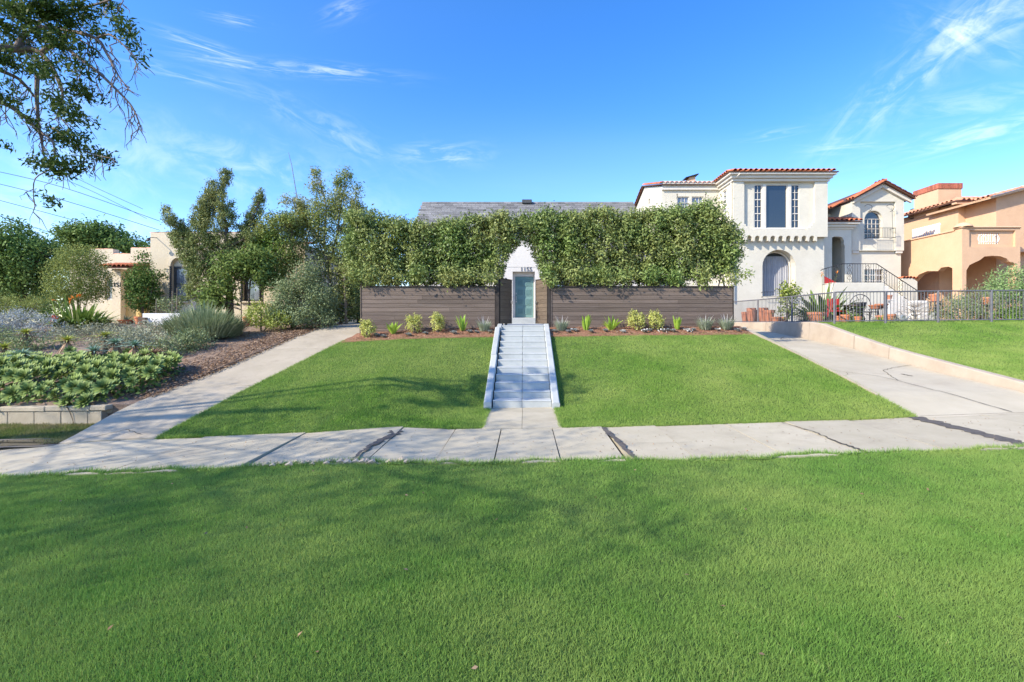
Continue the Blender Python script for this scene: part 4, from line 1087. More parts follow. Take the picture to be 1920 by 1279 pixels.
# stair tower with gable
YT = 24.5; tx = lambda px: PX(px, YT); tz = lambda py: PZ(py, YT)
xa, xb, xp = tx(1597.5), tx(1695), tx(1652)
zpk = tz(345); se = (tz(345)-tz(373))/(tx(1704)-xp)
up = [(xa, tz(470)), (tx(1613), tz(470)), (tx(1613), tz(474)), (tx(1680), tz(474)), (tx(1680), tz(470)), (xb, tz(470)), (xb, zpk-se*(xb-xp)), (xp, zpk), (xa, zpk-se*(xp-xa))]
up = [(xa, tz(470)), (xb, tz(470)), (xb, zpk-se*(xb-xp)), (xp, zpk), (xa, zpk-se*(xp-xa))]
rp = rect(tx(1613), tx(1679.5), tz(469), tz(378))
MB().prism(up, [rp], fy(YT), 0, .12).build('upper_wall', M['white'], wh)
wa = archp(tx(1624), tx(1658.5), tz(447), tz(411))
la = rect(tx(1624), tx(1660), tz(538), tz(504))
lowp = [(xa+.02, 1.3), (xb-.06, 1.3), (xb-.06, zpk-se*(xb-xp)-.05), (xp, zpk-.05), (xa+.02, zpk-se*(xp-xa)-.05)]
MB().prism(lowp, [wa, la], fy(YT+.122), 0, .25).build('tower_wall', M['white'], wh)
MB().box(xb-.26, xb-.06, YT+.38, 30, 1.3, zpk-se*(xb-xp)-.08).build('side_wall', M['white'], wh)
MB().box(xa+.02, xa+.2, YT+.38, 30, 1.3, zpk-se*(xp-xa)-.08).build('side_wall', M['white'], wh)
aw = MB().prism(archp(tx(1624)+.01, tx(1658.5)-.01, tz(447)+.01, tz(411)), [archp(tx(1626), tx(1656.5), tz(445.5), tz(411))], fy(YT+.24), 0, .06).build('window', M['whitetrim'], wh)
MB().prism(archp(tx(1624), tx(1658.5), tz(447), tz(411)), [], fy(YT+.28), 0, .02).build('pane', M['glass'], aw)
mm = MB()
for k in range(1,4): x = tx(1626)+(tx(1656.5)-tx(1626))*k/4; mm.box(x-.012, x+.012, YT+.25, YT+.275, tz(446), tz(409))
for k in range(5): z = tz(446)+(tz(409)-tz(446))*k/4; mm.box(tx(1625), tx(1657.5), YT+.243, YT+.268, z-.012, z+.012)
mm.build('muntin', M['whitetrim'], aw)
window(wh, fy(YT+.20), la[0][0], la[1][0], la[0][1], la[2][1], 3, 3, .04)
bars = MB()
for k in range(9): x = la[0][0]+.03+(la[1][0]-la[0][0]-.06)*k/8; bars.tube([(x,YT+.08,la[0][1]),(x,YT+.08,la[2][1])], .009, 5)
for k in range(4): z = la[0][1]+(la[2][1]-la[0][1])*k/3; bars.tube([(la[0][0]-.03,YT+.08,z),(la[1][0]+.03,YT+.08,z)], .009, 5)
bars.build('window_grille', M['whiteiron'], wh)
# Juliet balcony rail and scroll brackets
jr = MB(); a, b = tx(1623.5), tx(1671)
for z in (tz(447), tz(429.5)):
    jr.tube([(a,YT+.1,z),(a,YT-.28,z),(b,YT-.28,z),(b,YT+.1,z)], .013, 5)
for k in range(17): x = a+(b-a)*k/16; jr.tube([(x,YT-.28,tz(447)),(x,YT-.28,tz(429.5))], .008, 5)
jr.tube([(tx(1671),YT-.1,tz(430)),(tx(1671),YT-.05,tz(390))], .010, 5)
jr.build('balcony_rail', M['blackiron'], wh)
for px in (1624, 1665):
    j = MB(); x = tx(px); j.tube(curve_pts([(x,YT+.1,tz(385.5)),(x+.02,YT-.12,tz(384.5)),(x+.16,YT-.2,tz(389)),(x+.17,YT-.1,tz(395)),(x+.1,YT,tz(397))]), .013, 5); j.build('bracket', M['blackiron'], wh)
for px0, px1 in ((1599, 1612), (1681, 1694)):
    MB().cbox(tx(px0), tx(px1), YT+.03, YT+.125, tz(475), tz(470)-.002, .02).build('corbel', M['whitetrim'], wh)
# raking cornice and tower roof
for sgn, xe in ((1, tx(1706)), (-1, tx(1598))):
    z1 = zpk+.02; z0 = zpk - se*abs(xe-xp)+.02
    MB().prism([(xp, z1-.22), (xe, z0-.22), (xe, z0), (xp, z1)], [], fy(YT-.13), 0, .125).build('raking_cornice', M['whitetrim'], wh)
slab_poly([(tx(1709),YT-.3,zpk-se*(tx(1709)-xp)+.05),(xp,YT-.3,zpk+.05),(xp,30,zpk+.05),(tx(1709),30,zpk-se*(tx(1709)-xp)+.05)], .05, 'roof', M['tilebase'], wh)
slab_poly([(xa-.1,YT-.3,zpk-se*(xp-xa+.1)+.05),(xp,YT-.3,zpk+.05),(xp,30,zpk+.05),(xa-.1,30,zpk-se*(xp-xa+.1)+.05)], .05, 'roof', M['tilebase'], wh)
xll = PX(1553, 25.6)
slab_poly([(xll,25.3,zpk-se*(xp-xll)+.05),(xa-.1,25.3,zpk-se*(xp-xa+.1)+.05),(xa-.1,30,zpk-se*(xp-xa+.1)+.05),(xll,30,zpk-se*(xp-xll)+.05)], .05, 'roof', M['tilebase'], wh)
def rake(x_a, z_a, x_b, z_b, y, cols=1):
    d = Vector((x_b-x_a, 0, z_b-z_a)); L = d.length; d.normalize()
    for c in range(cols):
        for k in range(int(L/.30)+1):
            p = Vector((x_a, y+c*.24, z_a)) + d*(k*.30); al = Vector((0,1,0)); nr = d.cross(al)
            if nr.z < 0: nr = -nr
            o = bpy.data.objects.new('roof_tile', TM); C.objects.link(o); par(o, wh)
            o.matrix_basis = Matrix.Translation(p) @ Matrix(((al.x,d.x,nr.x),(al.y,d.y,nr.y),(al.z,d.z,nr.z))).to_4x4()
rake(tx(1709), zpk-se*(tx(1709)-xp)+.06, xp, zpk+.06, YT-.25, 3)
rake(xa-.1, zpk-se*(xp-xa+.1)+.06, xp-.1, zpk+.03, YT-.25, 3)
rake(xll, zpk-se*(xp-xll)+.06, xa-.1, zpk-se*(xp-xa+.1)+.06, 25.35, 4)
MB().box(X1-.1, xa+.1, 26.2, 26.4, 1.3, 7.6).build('back_wall', M['white'], wh)
# entry porch between bay and tower
YP = 24.2; qx = lambda px: PX(px, YP); qz = lambda py: PZ(py, YP)
pa, pb = X1-.15, qx(1597)
zl = qz(531)
arch = [(qx(1560), zl), (qx(1584), zl), (qx(1584), qz(462)), (qx(1582), qz(457)), (qx(1583), qz(452)), (qx(1579), qz(445)), (qx(1573), qz(443.5)), (qx(1564), qz(443.5)), (qx(1560), qz(446))]
MB().prism(rect(pa, pb, 1.3, qz(430)), [arch], fy(YP), 0, .22).build('porch_wall', M['white'], wh)
MB().box(pb-.22, pb-.002, YP+.222, 26.2, 1.3, qz(430)).build('porch_wall', M['white'], wh)
MB().box(pa, pb-.23, YP+.1, 26.2, zl-.25, zl-.005).build('porch_floor', M['whitetrim'], wh)
for k, (a, b, o) in enumerate([(430, 426.5, .06), (426.4, 422, .16), (421.9, 417.5, .26)]):
    MB().cbox(pa, pb+o, YP-o, 26.2, qz(a), qz(b), .02).build('cornice', M['whitetrim'], wh)
slab_poly([(pa,YP-.3,qz(417)),(pb+.3,YP-.3,qz(417)),(pb+.3,25.3,qz(417)+.35),(pa,25.3,qz(417)+.35)], .04, 'roof', M['tilebase'], wh)
tiles(wh, (pa+.1,YP-.33,qz(417)+.01), (pb+.32,YP-.33,qz(417)+.01), (0,1.1,.35), 3, TM, .24)
MB().prism(rect(14.9, 16.2, zl, 6.2), [archp(qx(1572)+.25, qx(1572)+.5, qz(487), qz(470))], fy(26.05), 0, .1).build('porch_back', M['white'], wh)
MB().box(15.2, 16.0, 26.17, 26.19, 3.9, 5.6).build('pane', M['frame_dark'], wh)
lt = MB(); lt.lathe([(0,0),(.07,.02),(.09,.2),(.05,.3),(.01,.36)], (qx(1568),25.2,qz(462)), 8); lt.build('porch_lamp', M['glass_pale'], wh)
# landing and outside stairs, iron railing
YQ = 22.7; rx = lambda px: PX(px, YQ); rz = lambda py: PZ(py, YQ)
zl2 = rz(530)
MB().cbox(X1+.02, rx(1658), YQ, YP-.01, 1.3, zl2, .02).build('landing', M['white'], wh)
ns = 11
for k in range(ns):
    x = rx(1658) + k*.235; z = zl2 - (k+1)*(zl2-1.62)/(ns+1)
    MB().cbox(x+.002, x+.235, YQ+.02, YP-.02, 1.3, z, .012).build('stair', M['whitetrim'], wh)
ra = thing('iron_railing', 'black iron railing up the outside stairs of white house', 'railing', (rx(1640), YQ+.05, zl2))
rpts = [(rx(1540), YQ+.05, rz(507)), (rx(1543), YQ+.05, rz(505)), (rx(1580), YQ+.05, rz(494.5)), (rx(1645), YQ+.05, rz(494.5)), (rx(1722), YQ+.05, rz(545)), (rx(1752), YQ+.05, rz(566))]
MB().tube(rpts, .02, 6).build('handrail', M['blackiron'], ra)
bpts = [(rx(1543), rz(534)), (rx(1580), rz(529)), (rx(1658), rz(529)), (rx(1752), rz(597))]
MB().tube([(x, YQ+.05, z) for x, z in bpts], .012, 6).build('bottom_rail', M['blackiron'], ra)
tp = [(p[0], p[2]) for p in rpts]
x = rx(1545)
while x < rx(1750):
    z0 = float(I(x, [q[0] for q in bpts], [q[1] for q in bpts])); z1 = float(I(x, [q[0] for q in tp], [q[1] for q in tp]))
    MB().tube([(x,YQ+.05,z0),(x,YQ+.05,z1)], .0085, 5).build('baluster', M['blackiron'], ra)
    x += .125
for px in (1569, 1594, 1628, 1660, 1690):
    x = rx(px); z0 = float(I(x, [q[0] for q in bpts], [q[1] for q in bpts])); z1 = float(I(x, [q[0] for q in tp], [q[1] for q in tp])); h = z1-z0
    s = MB()
    for sg in (-1,1):
        s.tube(curve_pts([(x+sg*.01,YQ+.04,z0+.1*h),(x+sg*.09,YQ+.04,z0+.22*h),(x+sg*.03,YQ+.04,z0+.35*h),(x+sg*.10,YQ+.04,z0+.5*h),(x+sg*.03,YQ+.04,z0+.66*h),(x+sg*.09,YQ+.04,z0+.8*h),(x+sg*.01,YQ+.04,z0+.93*h)],3), .010, 5)
    s.build('scroll', M['blackiron'], ra)
rc = MB(); rc.prism([(rx(1549),rz(534)),(rx(1583),rz(534)),(rx(1583),rz(527)),(rx(1550),rz(510))], [], fy(YQ+.6), 0, .05)
tag(rc.build('sun_lounger_pad', M['red'], origin=(rx(1566),YQ+.6,zl2)), 'dark red panel leaning behind the iron railing', 'panel')

# ------------------------------------------------------------------ peach house at the far right
oh = thing('stucco_house', 'peach stucco two storey house with arches and white window grilles', 'house', (22, 22, 1.55))
YO = 22.0; ox = lambda px: PX(px, YO); oz = lambda py: PZ(py, YO)
OX = ox(1804)
oa = [(ox(1811), 1.3), (ox(1905), 1.3), (ox(1905), oz(497)), (ox(1900), oz(492)), (ox(1893), oz(491)), (ox(1888), oz(485)), (ox(1876), oz(480.5)), (ox(1860), oz(479.5)), (ox(1846), oz(481)), (ox(1837), oz(488)), (ox(1826), oz(493)), (ox(1818), oz(497)), (ox(1812), oz(507))]
XE = 27.0
pan = rect(ox(1817.5), ox(1904), oz(463), oz(432))
MB().prism(rect(OX, ox(1913), 1.3, oz(428)), [oa, pan], fy(YO), 0, .35).build('porch_wall', M['orange'], oh)
MB().prism(rect(ox(1817), ox(1905), oz(463.5), oz(431.5)), [rect(ox(1838), ox(1877), oz(457), oz(437))], fy(YO+.10), 0, .15).build('parapet_panel', M['orange'], oh)
gr = MB(); a, b = ox(1838), ox(1877)
for k in range(9):
    x = a+(b-a)*(k+.5)/9
    gr.tube([(x,YO+.12,oz(457)),(x,YO+.12,oz(437))], .014, 5)
for sg in range(4):
    cx = a+(b-a)*(sg+.5)/4
    gr.tube([(cx+.13*math.cos(t), YO+.10, oz(447)+.17*math.sin(t)) for t in np.linspace(0,2*math.pi,13)], .014, 5)
gr.build('parapet_grille', M['whiteiron'], oh)
MB().cbox(OX-.06, ox(1914), YO-.06, YO+.41, oz(428)+.002, oz(424.5), .03).build('coping', M['orange'], oh)
cp = MB(); cp.lathe([(0,.22),(.12,.20),(.24,.13),(.33,.06),(.36,0)], (OX+.22, YO+.2, oz(424.5)), 14); cp.build('finial', M['orange'], oh, smooth=True)
# side of the porch, facing the white house
ya, ye = YO+.352, 27.2
sa = [(22.5,1.3)] + [(24.9,1.3), (24.9,3.75), (24.4,4.1), (23.9,4.22), (23.3,4.15), (23.1,4.3), (22.7,4.3), (22.5,4.2)]
MB().prism([(ya,1.3),(ye,1.3),(ye,oz(431)),(ya,oz(431))], [sa], fxw(OX), 0, .3).build('porch_side', M['orange'], oh)
MB().cbox(OX-.05, OX+.35, ya+.07, ye, oz(431)+.002, oz(428), .02).build('coping', M['orange'], oh)
MB().box(OX+.31, XE, YO+.36, 24.4, oz(470), oz(468)).build('balcony_floor', M['orange'], oh)
# ground floor walls behind the porch
MB().prism(rect(OX+1.2, XE, 1.3, oz(471)), [rect(23.0, 25.0, 2.2, 4.0)], fy(24.6), 0, .2).build('wall', M['orange'], oh)
window(oh, fy(24.68), 23.0, 25.0, 2.2, 4.0, 4, 3, .06)
gb = MB()
for k in range(11): x = 23.0+.2*k; gb.tube([(x,24.5,2.15),(x,24.5,4.05)], .014, 5)
for z in (2.3, 3.1, 3.95): gb.tube([(22.9,24.5,z),(25.1,24.5,z)], .014, 5)
gb.build('window_grille', M['whiteiron'], oh)
MB().box(OX+1.2, OX+1.4, 24.81, 28.5, 1.3, oz(471)).build('wall', M['orange'], oh)
# upper floor
YU = 24.5; UX = PX(1797, YU); uz = lambda py: PZ(py, YU)
zu = uz(381)
wg = rect(PX(1817,YU), PX(1855,YU), uz(428), uz(401))
MB().prism(rect(UX, XE, oz(468), zu), [wg], fy(YU), 0, .2).build('upper_wall', M['orange'], oh)
window(oh, fy(YU+.08), wg[0][0], wg[1][0], wg[0][1], wg[2][1], 4, 2, .05, gm=M['glass_pale'])
gb = MB()
for k in range(9): x = wg[0][0]-.02+(wg[1][0]-wg[0][0]+.04)*k/8; gb.tube([(x,YU-.16,wg[0][1]-.06),(x,YU-.16,wg[2][1]+.07)], .016, 5)
for z in (wg[0][1]+.03, uz(412), wg[2][1]-.02): gb.tube([(wg[0][0]-.05,YU-.02,z),(wg[0][0]-.05,YU-.16,z),(wg[1][0]+.05,YU-.16,z),(wg[1][0]+.05,YU-.02,z)], .016, 5)
gb.build('window_grille', M['whiteiron'], oh)
sh = [(25.6,5.2),(27.0,5.2),(27.0,6.55),(25.6,6.55)]
sg = rect(28.3, 28.95, PZ(452,28.6), PZ(432,28.6))
MB().prism([(YU+.21,1.3),(33,1.3),(33,zu+.02),(YU+.21,zu+.02)], [sh, sg], fxw(UX), 0, .2).build('upper_side_wall', M['orange'], oh)
MB().box(UX+.12, UX+.14, 25.5, 27.1, 5.1, 6.6).build('pane', M['frame_dark'], oh)
window(oh, fxw(UX+.06), 28.3, 28.95, PZ(452,28.6), PZ(432,28.6), 2, 3, .05)
for k in range(14):
    y = 24.95+.13*k
    MB().cbox(UX-.55, UX-.53, y+.012, y+.105, 5.35, 6.85, .005).build('shutter_slat', M['whitepaint'], oh)
MB().box(UX-.53, UX-.50, 24.95, 26.78, 5.38, 5.46).build('shutter_rail', M['whitepaint'], oh); MB().box(UX-.53, UX-.50, 24.95, 26.78, 6.74, 6.82).build('shutter_rail', M['whitepaint'], oh)
for z in (5.42, 6.78): MB().box(UX-.50, UX-.003, 26.6, 26.64, z-.02, z+.02).build('shutter_bracket', M['whitepaint'], oh)
vt = MB(); vt.lathe([(0,0),(.26,0),(.30,.03),(.30,.0)], (0,0,0), 20)
vv = vt.build('round_vent', M['frame_dark'], oh); vv.rotation_euler = (0, math.radians(-90), 0); vv.location = (UX-.004, 27.4, PZ(401, 27.4))
for k in range(5):
    s = MB(); z = PZ(401,27.4)-.2+k*.1; hw = math.sqrt(max(.27**2-(z-PZ(401,27.4))**2, .01)); s.box(UX-.04, UX-.034, 27.4-hw, 27.4+hw, z-.03, z+.03); s.build('vent_slat', M['orange'], oh)
# upper roof and the front gable wing
slab_poly([(UX-.4,YU-.35,zu+.04),(PX(1880,YU-.35),YU-.35,zu+.04),(25.6,26.6,zu+.85),(UX+2.2,27.2,zu+.85)], .06, 'roof', M['tilebase'], oh)
slab_poly([(UX-.4,YU-.35,zu+.036),(UX+2.2,27.2,zu+.85),(UX+2.2,33,zu+.85),(UX-.4,33,zu+.036)], .06, 'roof', M['tilebase'], oh)
tiles(oh, (UX-.42,33,zu+.05), (UX-.42,YU-.35,zu+.05), (2.6,0,.85), 3, TMP, .26, inset=(0,.36))
tiles(oh, (UX-.38,YU-.39,zu+.05), (PX(1878,YU),YU-.39,zu+.05), (0,2.2,.8), 3, TMP, .25, inset=(.36,0))
MB().cbox(UX-.38, PX(1880,YU), YU-.3, YU-.02, zu-.12, zu+.03, .02).build('eave', M['orange'], oh)
YW = 22.9; wxl = PX(1868, YW)
wsl = Vector((PX(1925,YW)-PX(1826,YW), 0, PZ(351,YW)-PZ(377,YW))).normalized()
a0 = Vector((PX(1856,YW-.35), YW-.35, PZ(369,YW-.35)))
wtop = lambda x: a0.z + (x-a0.x)*wsl.z/wsl.x - .115
MB().prism([(wxl,1.3),(30,1.3),(30,wtop(30)),(wxl,wtop(wxl))], [], fy(YW), 0, .3).build('wing_wall', M['orange'], oh)
MB().box(wxl, wxl+.25, YW+.302, 26, 1.3, wtop(wxl)-.02).build('wing_side', M['orange'], oh)
slab_poly([a0, a0+wsl*6.5, a0+wsl*6.5+Vector((0,3.6,0)), a0+Vector((0,3.6,0))], .1, 'roof', M['orange'], oh)
al = Vector((0,1,0)); nr = wsl.cross(al); nr = nr if nr.z > 0 else -nr
for c in range(4):
    for k in range(18):
        o = bpy.data.objects.new('roof_tile', TMP); C.objects.link(o); par(o, oh)
        o.matrix_basis = Matrix.Translation(a0 + wsl*(k*.32-.05) + al*(c*.25+.02) + nr*.012) @ Matrix(((al.x,wsl.x,nr.x),(al.y,wsl.y,nr.y),(al.z,wsl.z,nr.z))).to_4x4()
# chimney with a brick crown
cy = 25.6; cx0, cx1 = PX(1747,cy)+.35, PX(1803,cy)
chm = MB(); chm.box(cx0, cx1, cy, cy+1.6, zu-.2, PZ(354,cy)); chim = chm.build('chimney', M['orange'], oh)
zb0 = PZ(354,cy); k = 0
x = cx0-.04
while x < cx1+.02:
    MB().cbox(x, x+.085, cy-.04, cy+.12, zb0+.003, zb0+.30, .006).build('brick', M['brick'], chim); x += .095
y = cy+.125
while y < cy+1.6:
    for xx in (cx0-.04, cx1-.12): MB().cbox(xx, xx+.16, y, y+.085, zb0+.003, zb0+.30, .006).build('brick', M['brick'], chim)
    y += .095
# small tiled garden wall between the houses
gw = thing('garden_wall', 'short white wall with tiled coping beside the peach arch', 'wall', (PX(1705,23.6), 23.6, 1.6))
yy = 23.6; MB().prism([(PX(1693,yy),1.5),(PX(1720,yy),1.5),(PX(1720,yy),PZ(528,yy)),(PX(1712,yy),PZ(522,yy)),(PX(1693,yy),PZ(522,yy))], [], fy(yy), 0, .3).build('wall', M['white'], gw)
for k in range(5):
    o = bpy.data.objects.new('coping_tile', TM); C.objects.link(o); par(o, gw); o.location = (PX(1694,yy)+k*.16, yy-.06, PZ(521,yy)-.02*max(k-2,0)); o.scale = (.8,1,.8)
# ------------------------------------------------------------------ iron picket fence
def iron_fence(pts, label, posts, sp=.1):
    f = thing('iron_fence', label, 'fence', (pts[0][0], pts[0][1], 1.6))
    top = [(x, y, z+.93) for x, y, z in pts]; bot = [(x, y, z+.07) for x, y, z in pts]
    MB().tube(top, .021, 6).build('top_rail', M['iron'], f)
    MB().tube([(x,y,z-.09) for x,y,z in top], .010, 6).build('middle_rail', M['iron'], f) if False else None
    MB().tube(bot, .017, 6).build('bottom_rail', M['iron'], f)
    d = [0]
    for a, b in zip(pts[:-1], pts[1:]): d.append(d[-1] + (Vector(b)-Vector(a)).length)
    s = sp*.5
    while s < d[-1]:
        p = [float(I(s, d, [q[i] for q in pts])) for i in range(3)]
        MB().tube([(p[0],p[1],p[2]+.07),(p[0],p[1],p[2]+.93)], .0085, 5).build('picket', M['iron'], f); s += sp
    for s in posts:
        p = [float(I(s, d, [q[i] for q in pts])) for i in range(3)]
        mb = MB(); mb.tube([(p[0],p[1],p[2]-.2),(p[0],p[1],p[2]+.9),(p[0],p[1],p[2]+.94),(p[0],p[1],p[2]+.955)], [.034,.034,.028,.008], 8); mb.build('post', M['iron'], f)
iron_fence([(9.22,14.30,1.60),(9.3,14.27,1.61),(12,14.25,1.635),(16.5,14.2,1.67)], 'long grey iron picket fence above the right lawn', [0,1.5,3.05,4.62,6.2])
iron_fence([(9.20,14.36,1.60),(9.16,16.5,1.60),(9.12,18.5,1.60),(9.05,21.2,1.63)], 'receding iron picket fence beside the right driveway', [2.1, 4.4, 6.8])

# ------------------------------------------------------------------ potted garden behind the iron fence
def pot_proto(r, h):
    mb = MB(); mb.lathe([(0,0),(r*.66,0),(r*.92,h*.78),(r,h*.78),(r,h),(r*.86,h),(r*.84,h*.88),(0,h*.86)], n=16); return mb
def pot(px, Y, r, h, label, z=None, m='pot'):
    z = z if z is not None else 1.61
    o = thing('flower_pot', label, 'pot', (PX(px,Y), Y, z), 'terracotta pots', world=False)
    pot_proto(r, h).build('pot', M[m], o, smooth=False)
    so_ = MB(); so_.lathe([(0,h*.9),(r*.85,h*.88)], n=16); so_.build('potting_soil', M['soil'], o)
    return o
def bush(name, label, cat, base, blobs, n, per, sig, ln, wd, lm, stems=5, bark='bark', surf=3.5, droop=.1, out=.6, group=None, tw=12, flat=None):
    t = thing(name, label, cat, base, group)
    keep = (lambda c: c[:,2] > base[2]-.02)
    cl, cd = clumps(blobs, n, surf, keep=keep)
    foliage('crown', cl, cd, per, sig, ln, wd, LM[lm], t, droop=droop, out=out, keep=keep)
    polys = []; rads = []
    for s in range(stems):
        b = blobs[s % len(blobs)]
        polys.append([(base[0]+random.uniform(-.06,.06), base[1]+random.uniform(-.06,.06), base[2]-.05), ((base[0]+b[0])/2+random.uniform(-.05,.05), (base[1]+b[1])/2, (base[2]+b[2])/2), (b[0], b[1], b[2]+b[5]*.4)])
        rads.append((.022,.008))
    trunkmesh('stems', polys, rads, M[bark], t, cl[::tw], .004)
    return t
def strap_clump(name, label, cat, base, n, ln, wd, lm, spread=.7, droop=.35, r0=.06, shape='strap', group=None, seg=4, flowers=None, sx=1.0):
    t = thing(name, label, cat, base, group)
    a = RNG.uniform(0, 2*np.pi, n); sp = spread*np.sqrt(RNG.random(n))
    rr = r0*np.sqrt(RNG.random(n))
    B = np.stack([base[0]+np.cos(a)*rr*sx, base[1]+np.sin(a)*rr, np.full(n, base[2]-.01)], axis=1)
    D = np.stack([np.cos(a)*sp, np.sin(a)*sp, np.ones(n)], axis=1)
    L = ln*(.6+.5*RNG.random(n))
    straps('leaves', B, D, L, wd*(.75+.5*RNG.random(n)), LM[lm], t, droop=droop*(.4+sp), shape=shape, seg=seg)
    if flowers:
        k, m, fl = flowers
        a = RNG.uniform(0, 2*np.pi, k); sp = spread*.6*RNG.random(k)
        mb = MB(); tips = []
        for i in range(k):
            p0 = Vector(base); p1 = p0 + Vector((math.cos(a[i])*sp[i], math.sin(a[i])*sp[i], 1)).normalized()*fl*random.uniform(.85,1.1)
            mb.tube([p0, p0.lerp(p1,.6)+Vector((0,0,.03)), p1], [.008,.007,.006], 5); tips.append(p1)
        mb.build('flower_stalk', M['stalk'], t)
        T = np.repeat(np.array(tips), 6, axis=0)
        straps('flower', T, RNG.normal(size=T.shape)*.6+np.array([.3,-.2,.6]), .14, .035, LM[m], t, droop=.1, shape='leaf', seg=2)
    return t
# clay pots against the white house, left of the bay window
pl = [('tall clay pot nearest the board fence behind iron fence', 1397, 18.2, .20, .48), ('wide rimmed clay pot second from the board fence', 1409, 18.8, .24, .62), ('clay pot in the middle of the pot row by driveway', 1420, 18.3, .22, .55),
      ('large clay pot fourth from board fence, behind pickets', 1431, 18.9, .25, .60), ('dark clay pot at the right of the pot row', 1443, 18.5, .24, .50), ('low clay pot at the right end of pot row', 1455, 18.8, .2, .24)]
for lab, px, Y, r, h in pl: pot(px, (8600 if px % 2 else 8900)/(px-984), r*.78, h*1.05, lab)
lab2 = [('small clay pot left of the corner iron post', 1466, 18.4, .16,.25), ('wide clay planter tub under the spiky strap plant', 1531, 16.2, .30,.38), ('clay pot just right of the corner iron post', 1573, 15.4, .15,.24), ('clay pot beside the red chair', 1585, 15.3, .14,.28),
        ('small clay pot below the iron trellis arch', 1609, 15.2, .11,.22), ('clay pot between second and third fence posts', 1668, 15.5, .17,.30), ('squat clay pot next to the tin watering can', 1654, 15.6, .18,.26)]
for lab, px, Y, r, h in lab2: pot(px, Y, r, h, lab)
def stand(px, Y, h, label):
    o = thing('plant_stand', label, 'stand', (PX(px,Y), Y, 1.6), None, world=False)
    for k in range(3):
        a = k*2.1; mb = MB(); mb.tube([(.17*math.cos(a),.17*math.sin(a),0),(.10*math.cos(a),.10*math.sin(a),h)], .012, 5); mb.build('leg', M['blackiron'], o)
    mb = MB(); mb.lathe([(0,h),(.20,h),(.20,h+.02),(0,h+.02)], n=14); mb.build('top', M['blackiron'], o)
for px, Y, h, lab, lab3 in [(1641,16.2,.48,'shallow clay bowl left on a stand by the second post','black iron stand under left shallow bowl'), (1653,16.3,.52,'shallow clay bowl right on a stand by the second post','black iron stand under right shallow bowl'), (1752,16.0,.72,'clay pot on a tall stand behind the third post','tall black iron stand behind third post'), (1850,16.0,.62,'clay pot on a stand before the grey bush','black iron stand before the grey bush')]:
    stand(px, Y, h, lab3); pot(px, Y, .20 if 'bowl' in lab else .15, .13 if 'bowl' in lab else .24, lab, z=1.6+h+.022)
pot(1667, 20.5, .12, .2, 'small clay pot on the white wall below the stair rail', z=2.62); 
sh_ = thing('wall_shelf', 'small bracket shelf under a clay pot on the white stairs', 'shelf', (PX(1667,20.5), 20.5, 2.6)); MB().cbox(PX(1667,20.5)-.15, PX(1667,20.5)+.15, 20.36, 20.64, 2.585, 2.617, .005).build('shelf', M['whitepaint'], sh_); MB().box(PX(1667,20.5)-.02, PX(1667,20.5)+.02, 20.48, 20.52, 1.6, 2.584).build('post', M['whitepaint'], sh_)
# red chair
rc = thing('garden_chair', 'red painted garden chair behind the corner fence post', 'chair', (PX(1569,16.2), 16.2, 1.6), world=False)
MB().cbox(-.2,.2,-.2,.2,.40,.44,.01).build('seat', M['red'], rc); 
for k in range(4): MB().cbox(-.2+k*.11,-.12+k*.11,.19,.22,.44,.85,.008).build('back_slat', M['red'], rc)
for sx in (-.18,.18):
    for sy in (-.18,.18): MB().box(sx-.018,sx+.018,sy-.018,sy+.018,0,.4).build('leg', M['red'], rc)
# brown garden table
tb = thing('garden_table', 'small brown table beside the red garden chair', 'table', (PX(1590,16.6), 16.6, 1.6), world=False)
mb = MB(); mb.lathe([(0,.60),(.38,.60),(.38,.64),(0,.64)], n=20); mb.build('top', M['gatewood'], tb)
for k in range(3): a = k*2.1; mb = MB(); mb.tube([(.3*math.cos(a),.3*math.sin(a),0),(.1*math.cos(a),.1*math.sin(a),.6)], .018, 6); mb.build('leg', M['gatewood'], tb)
# trellis arch (round back of an iron bench) and black kettle pot
tr = thing('iron_bench', 'iron bench with a round hoop back behind the fence', 'bench', (PX(1613,16.4), 16.4, 1.6), world=False)
mb = MB(); mb.tube([(.36*math.cos(t), 0, .62+.36*math.sin(t)*1.05) for t in np.linspace(-.5, math.pi+.5, 18)], .014, 6); mb.build('hoop_back', M['blackiron'], tr)
for k in (-.12, 0, .12):
    mb = MB(); mb.tube(curve_pts([(k,0,.42),(k*1.6,0,.6),(k*.4,0,.78),(k*1.2,0,.95)],3), .009, 5); mb.build('scroll', M['blackiron'], tr)
MB().cbox(-.36,.36,-.4,.02,.38,.41,.01).build('seat', M['blackiron'], tr)
for sx in (-.32,.32):
    for sy in (-.37,0): MB().box(sx-.014,sx+.014,sy-.014,sy+.014,0,.38).build('leg', M['blackiron'], tr)
kp = thing('black_urn', 'black urn standing in front of the white stair base', 'urn', (PX(1611,19), 19, 1.6), world=False)
mb = MB(); mb.lathe([(0,0),(.16,.0),(.21,.2),(.12,.42),(.22,.72),(.25,.84),(.2,.84),(.08,.55)], n=16); mb.build('body', M['black'], kp, smooth=True)
wc = thing('watering_can', 'galvanised watering can on the soil behind the fence', 'can', (PX(1688,15.6), 15.6, 1.61), world=False)
mb = MB(); mb.lathe([(0,0),(.14,0),(.14,.26),(.11,.27)], n=14); mb.build('body', M['metal'], wc)
mb = MB(); mb.tube([(.13,0,.06),(.3,0,.24),(.36,0,.32)], [.03,.018,.03], 7); mb.build('spout', M['metal'], wc)
mb = MB(); mb.tube(curve_pts([(-.13,0,.1),(-.24,0,.2),(-.16,0,.36),(0,0,.36),(.08,0,.27)],3), .011, 5); mb.build('handle', M['metal'], wc)
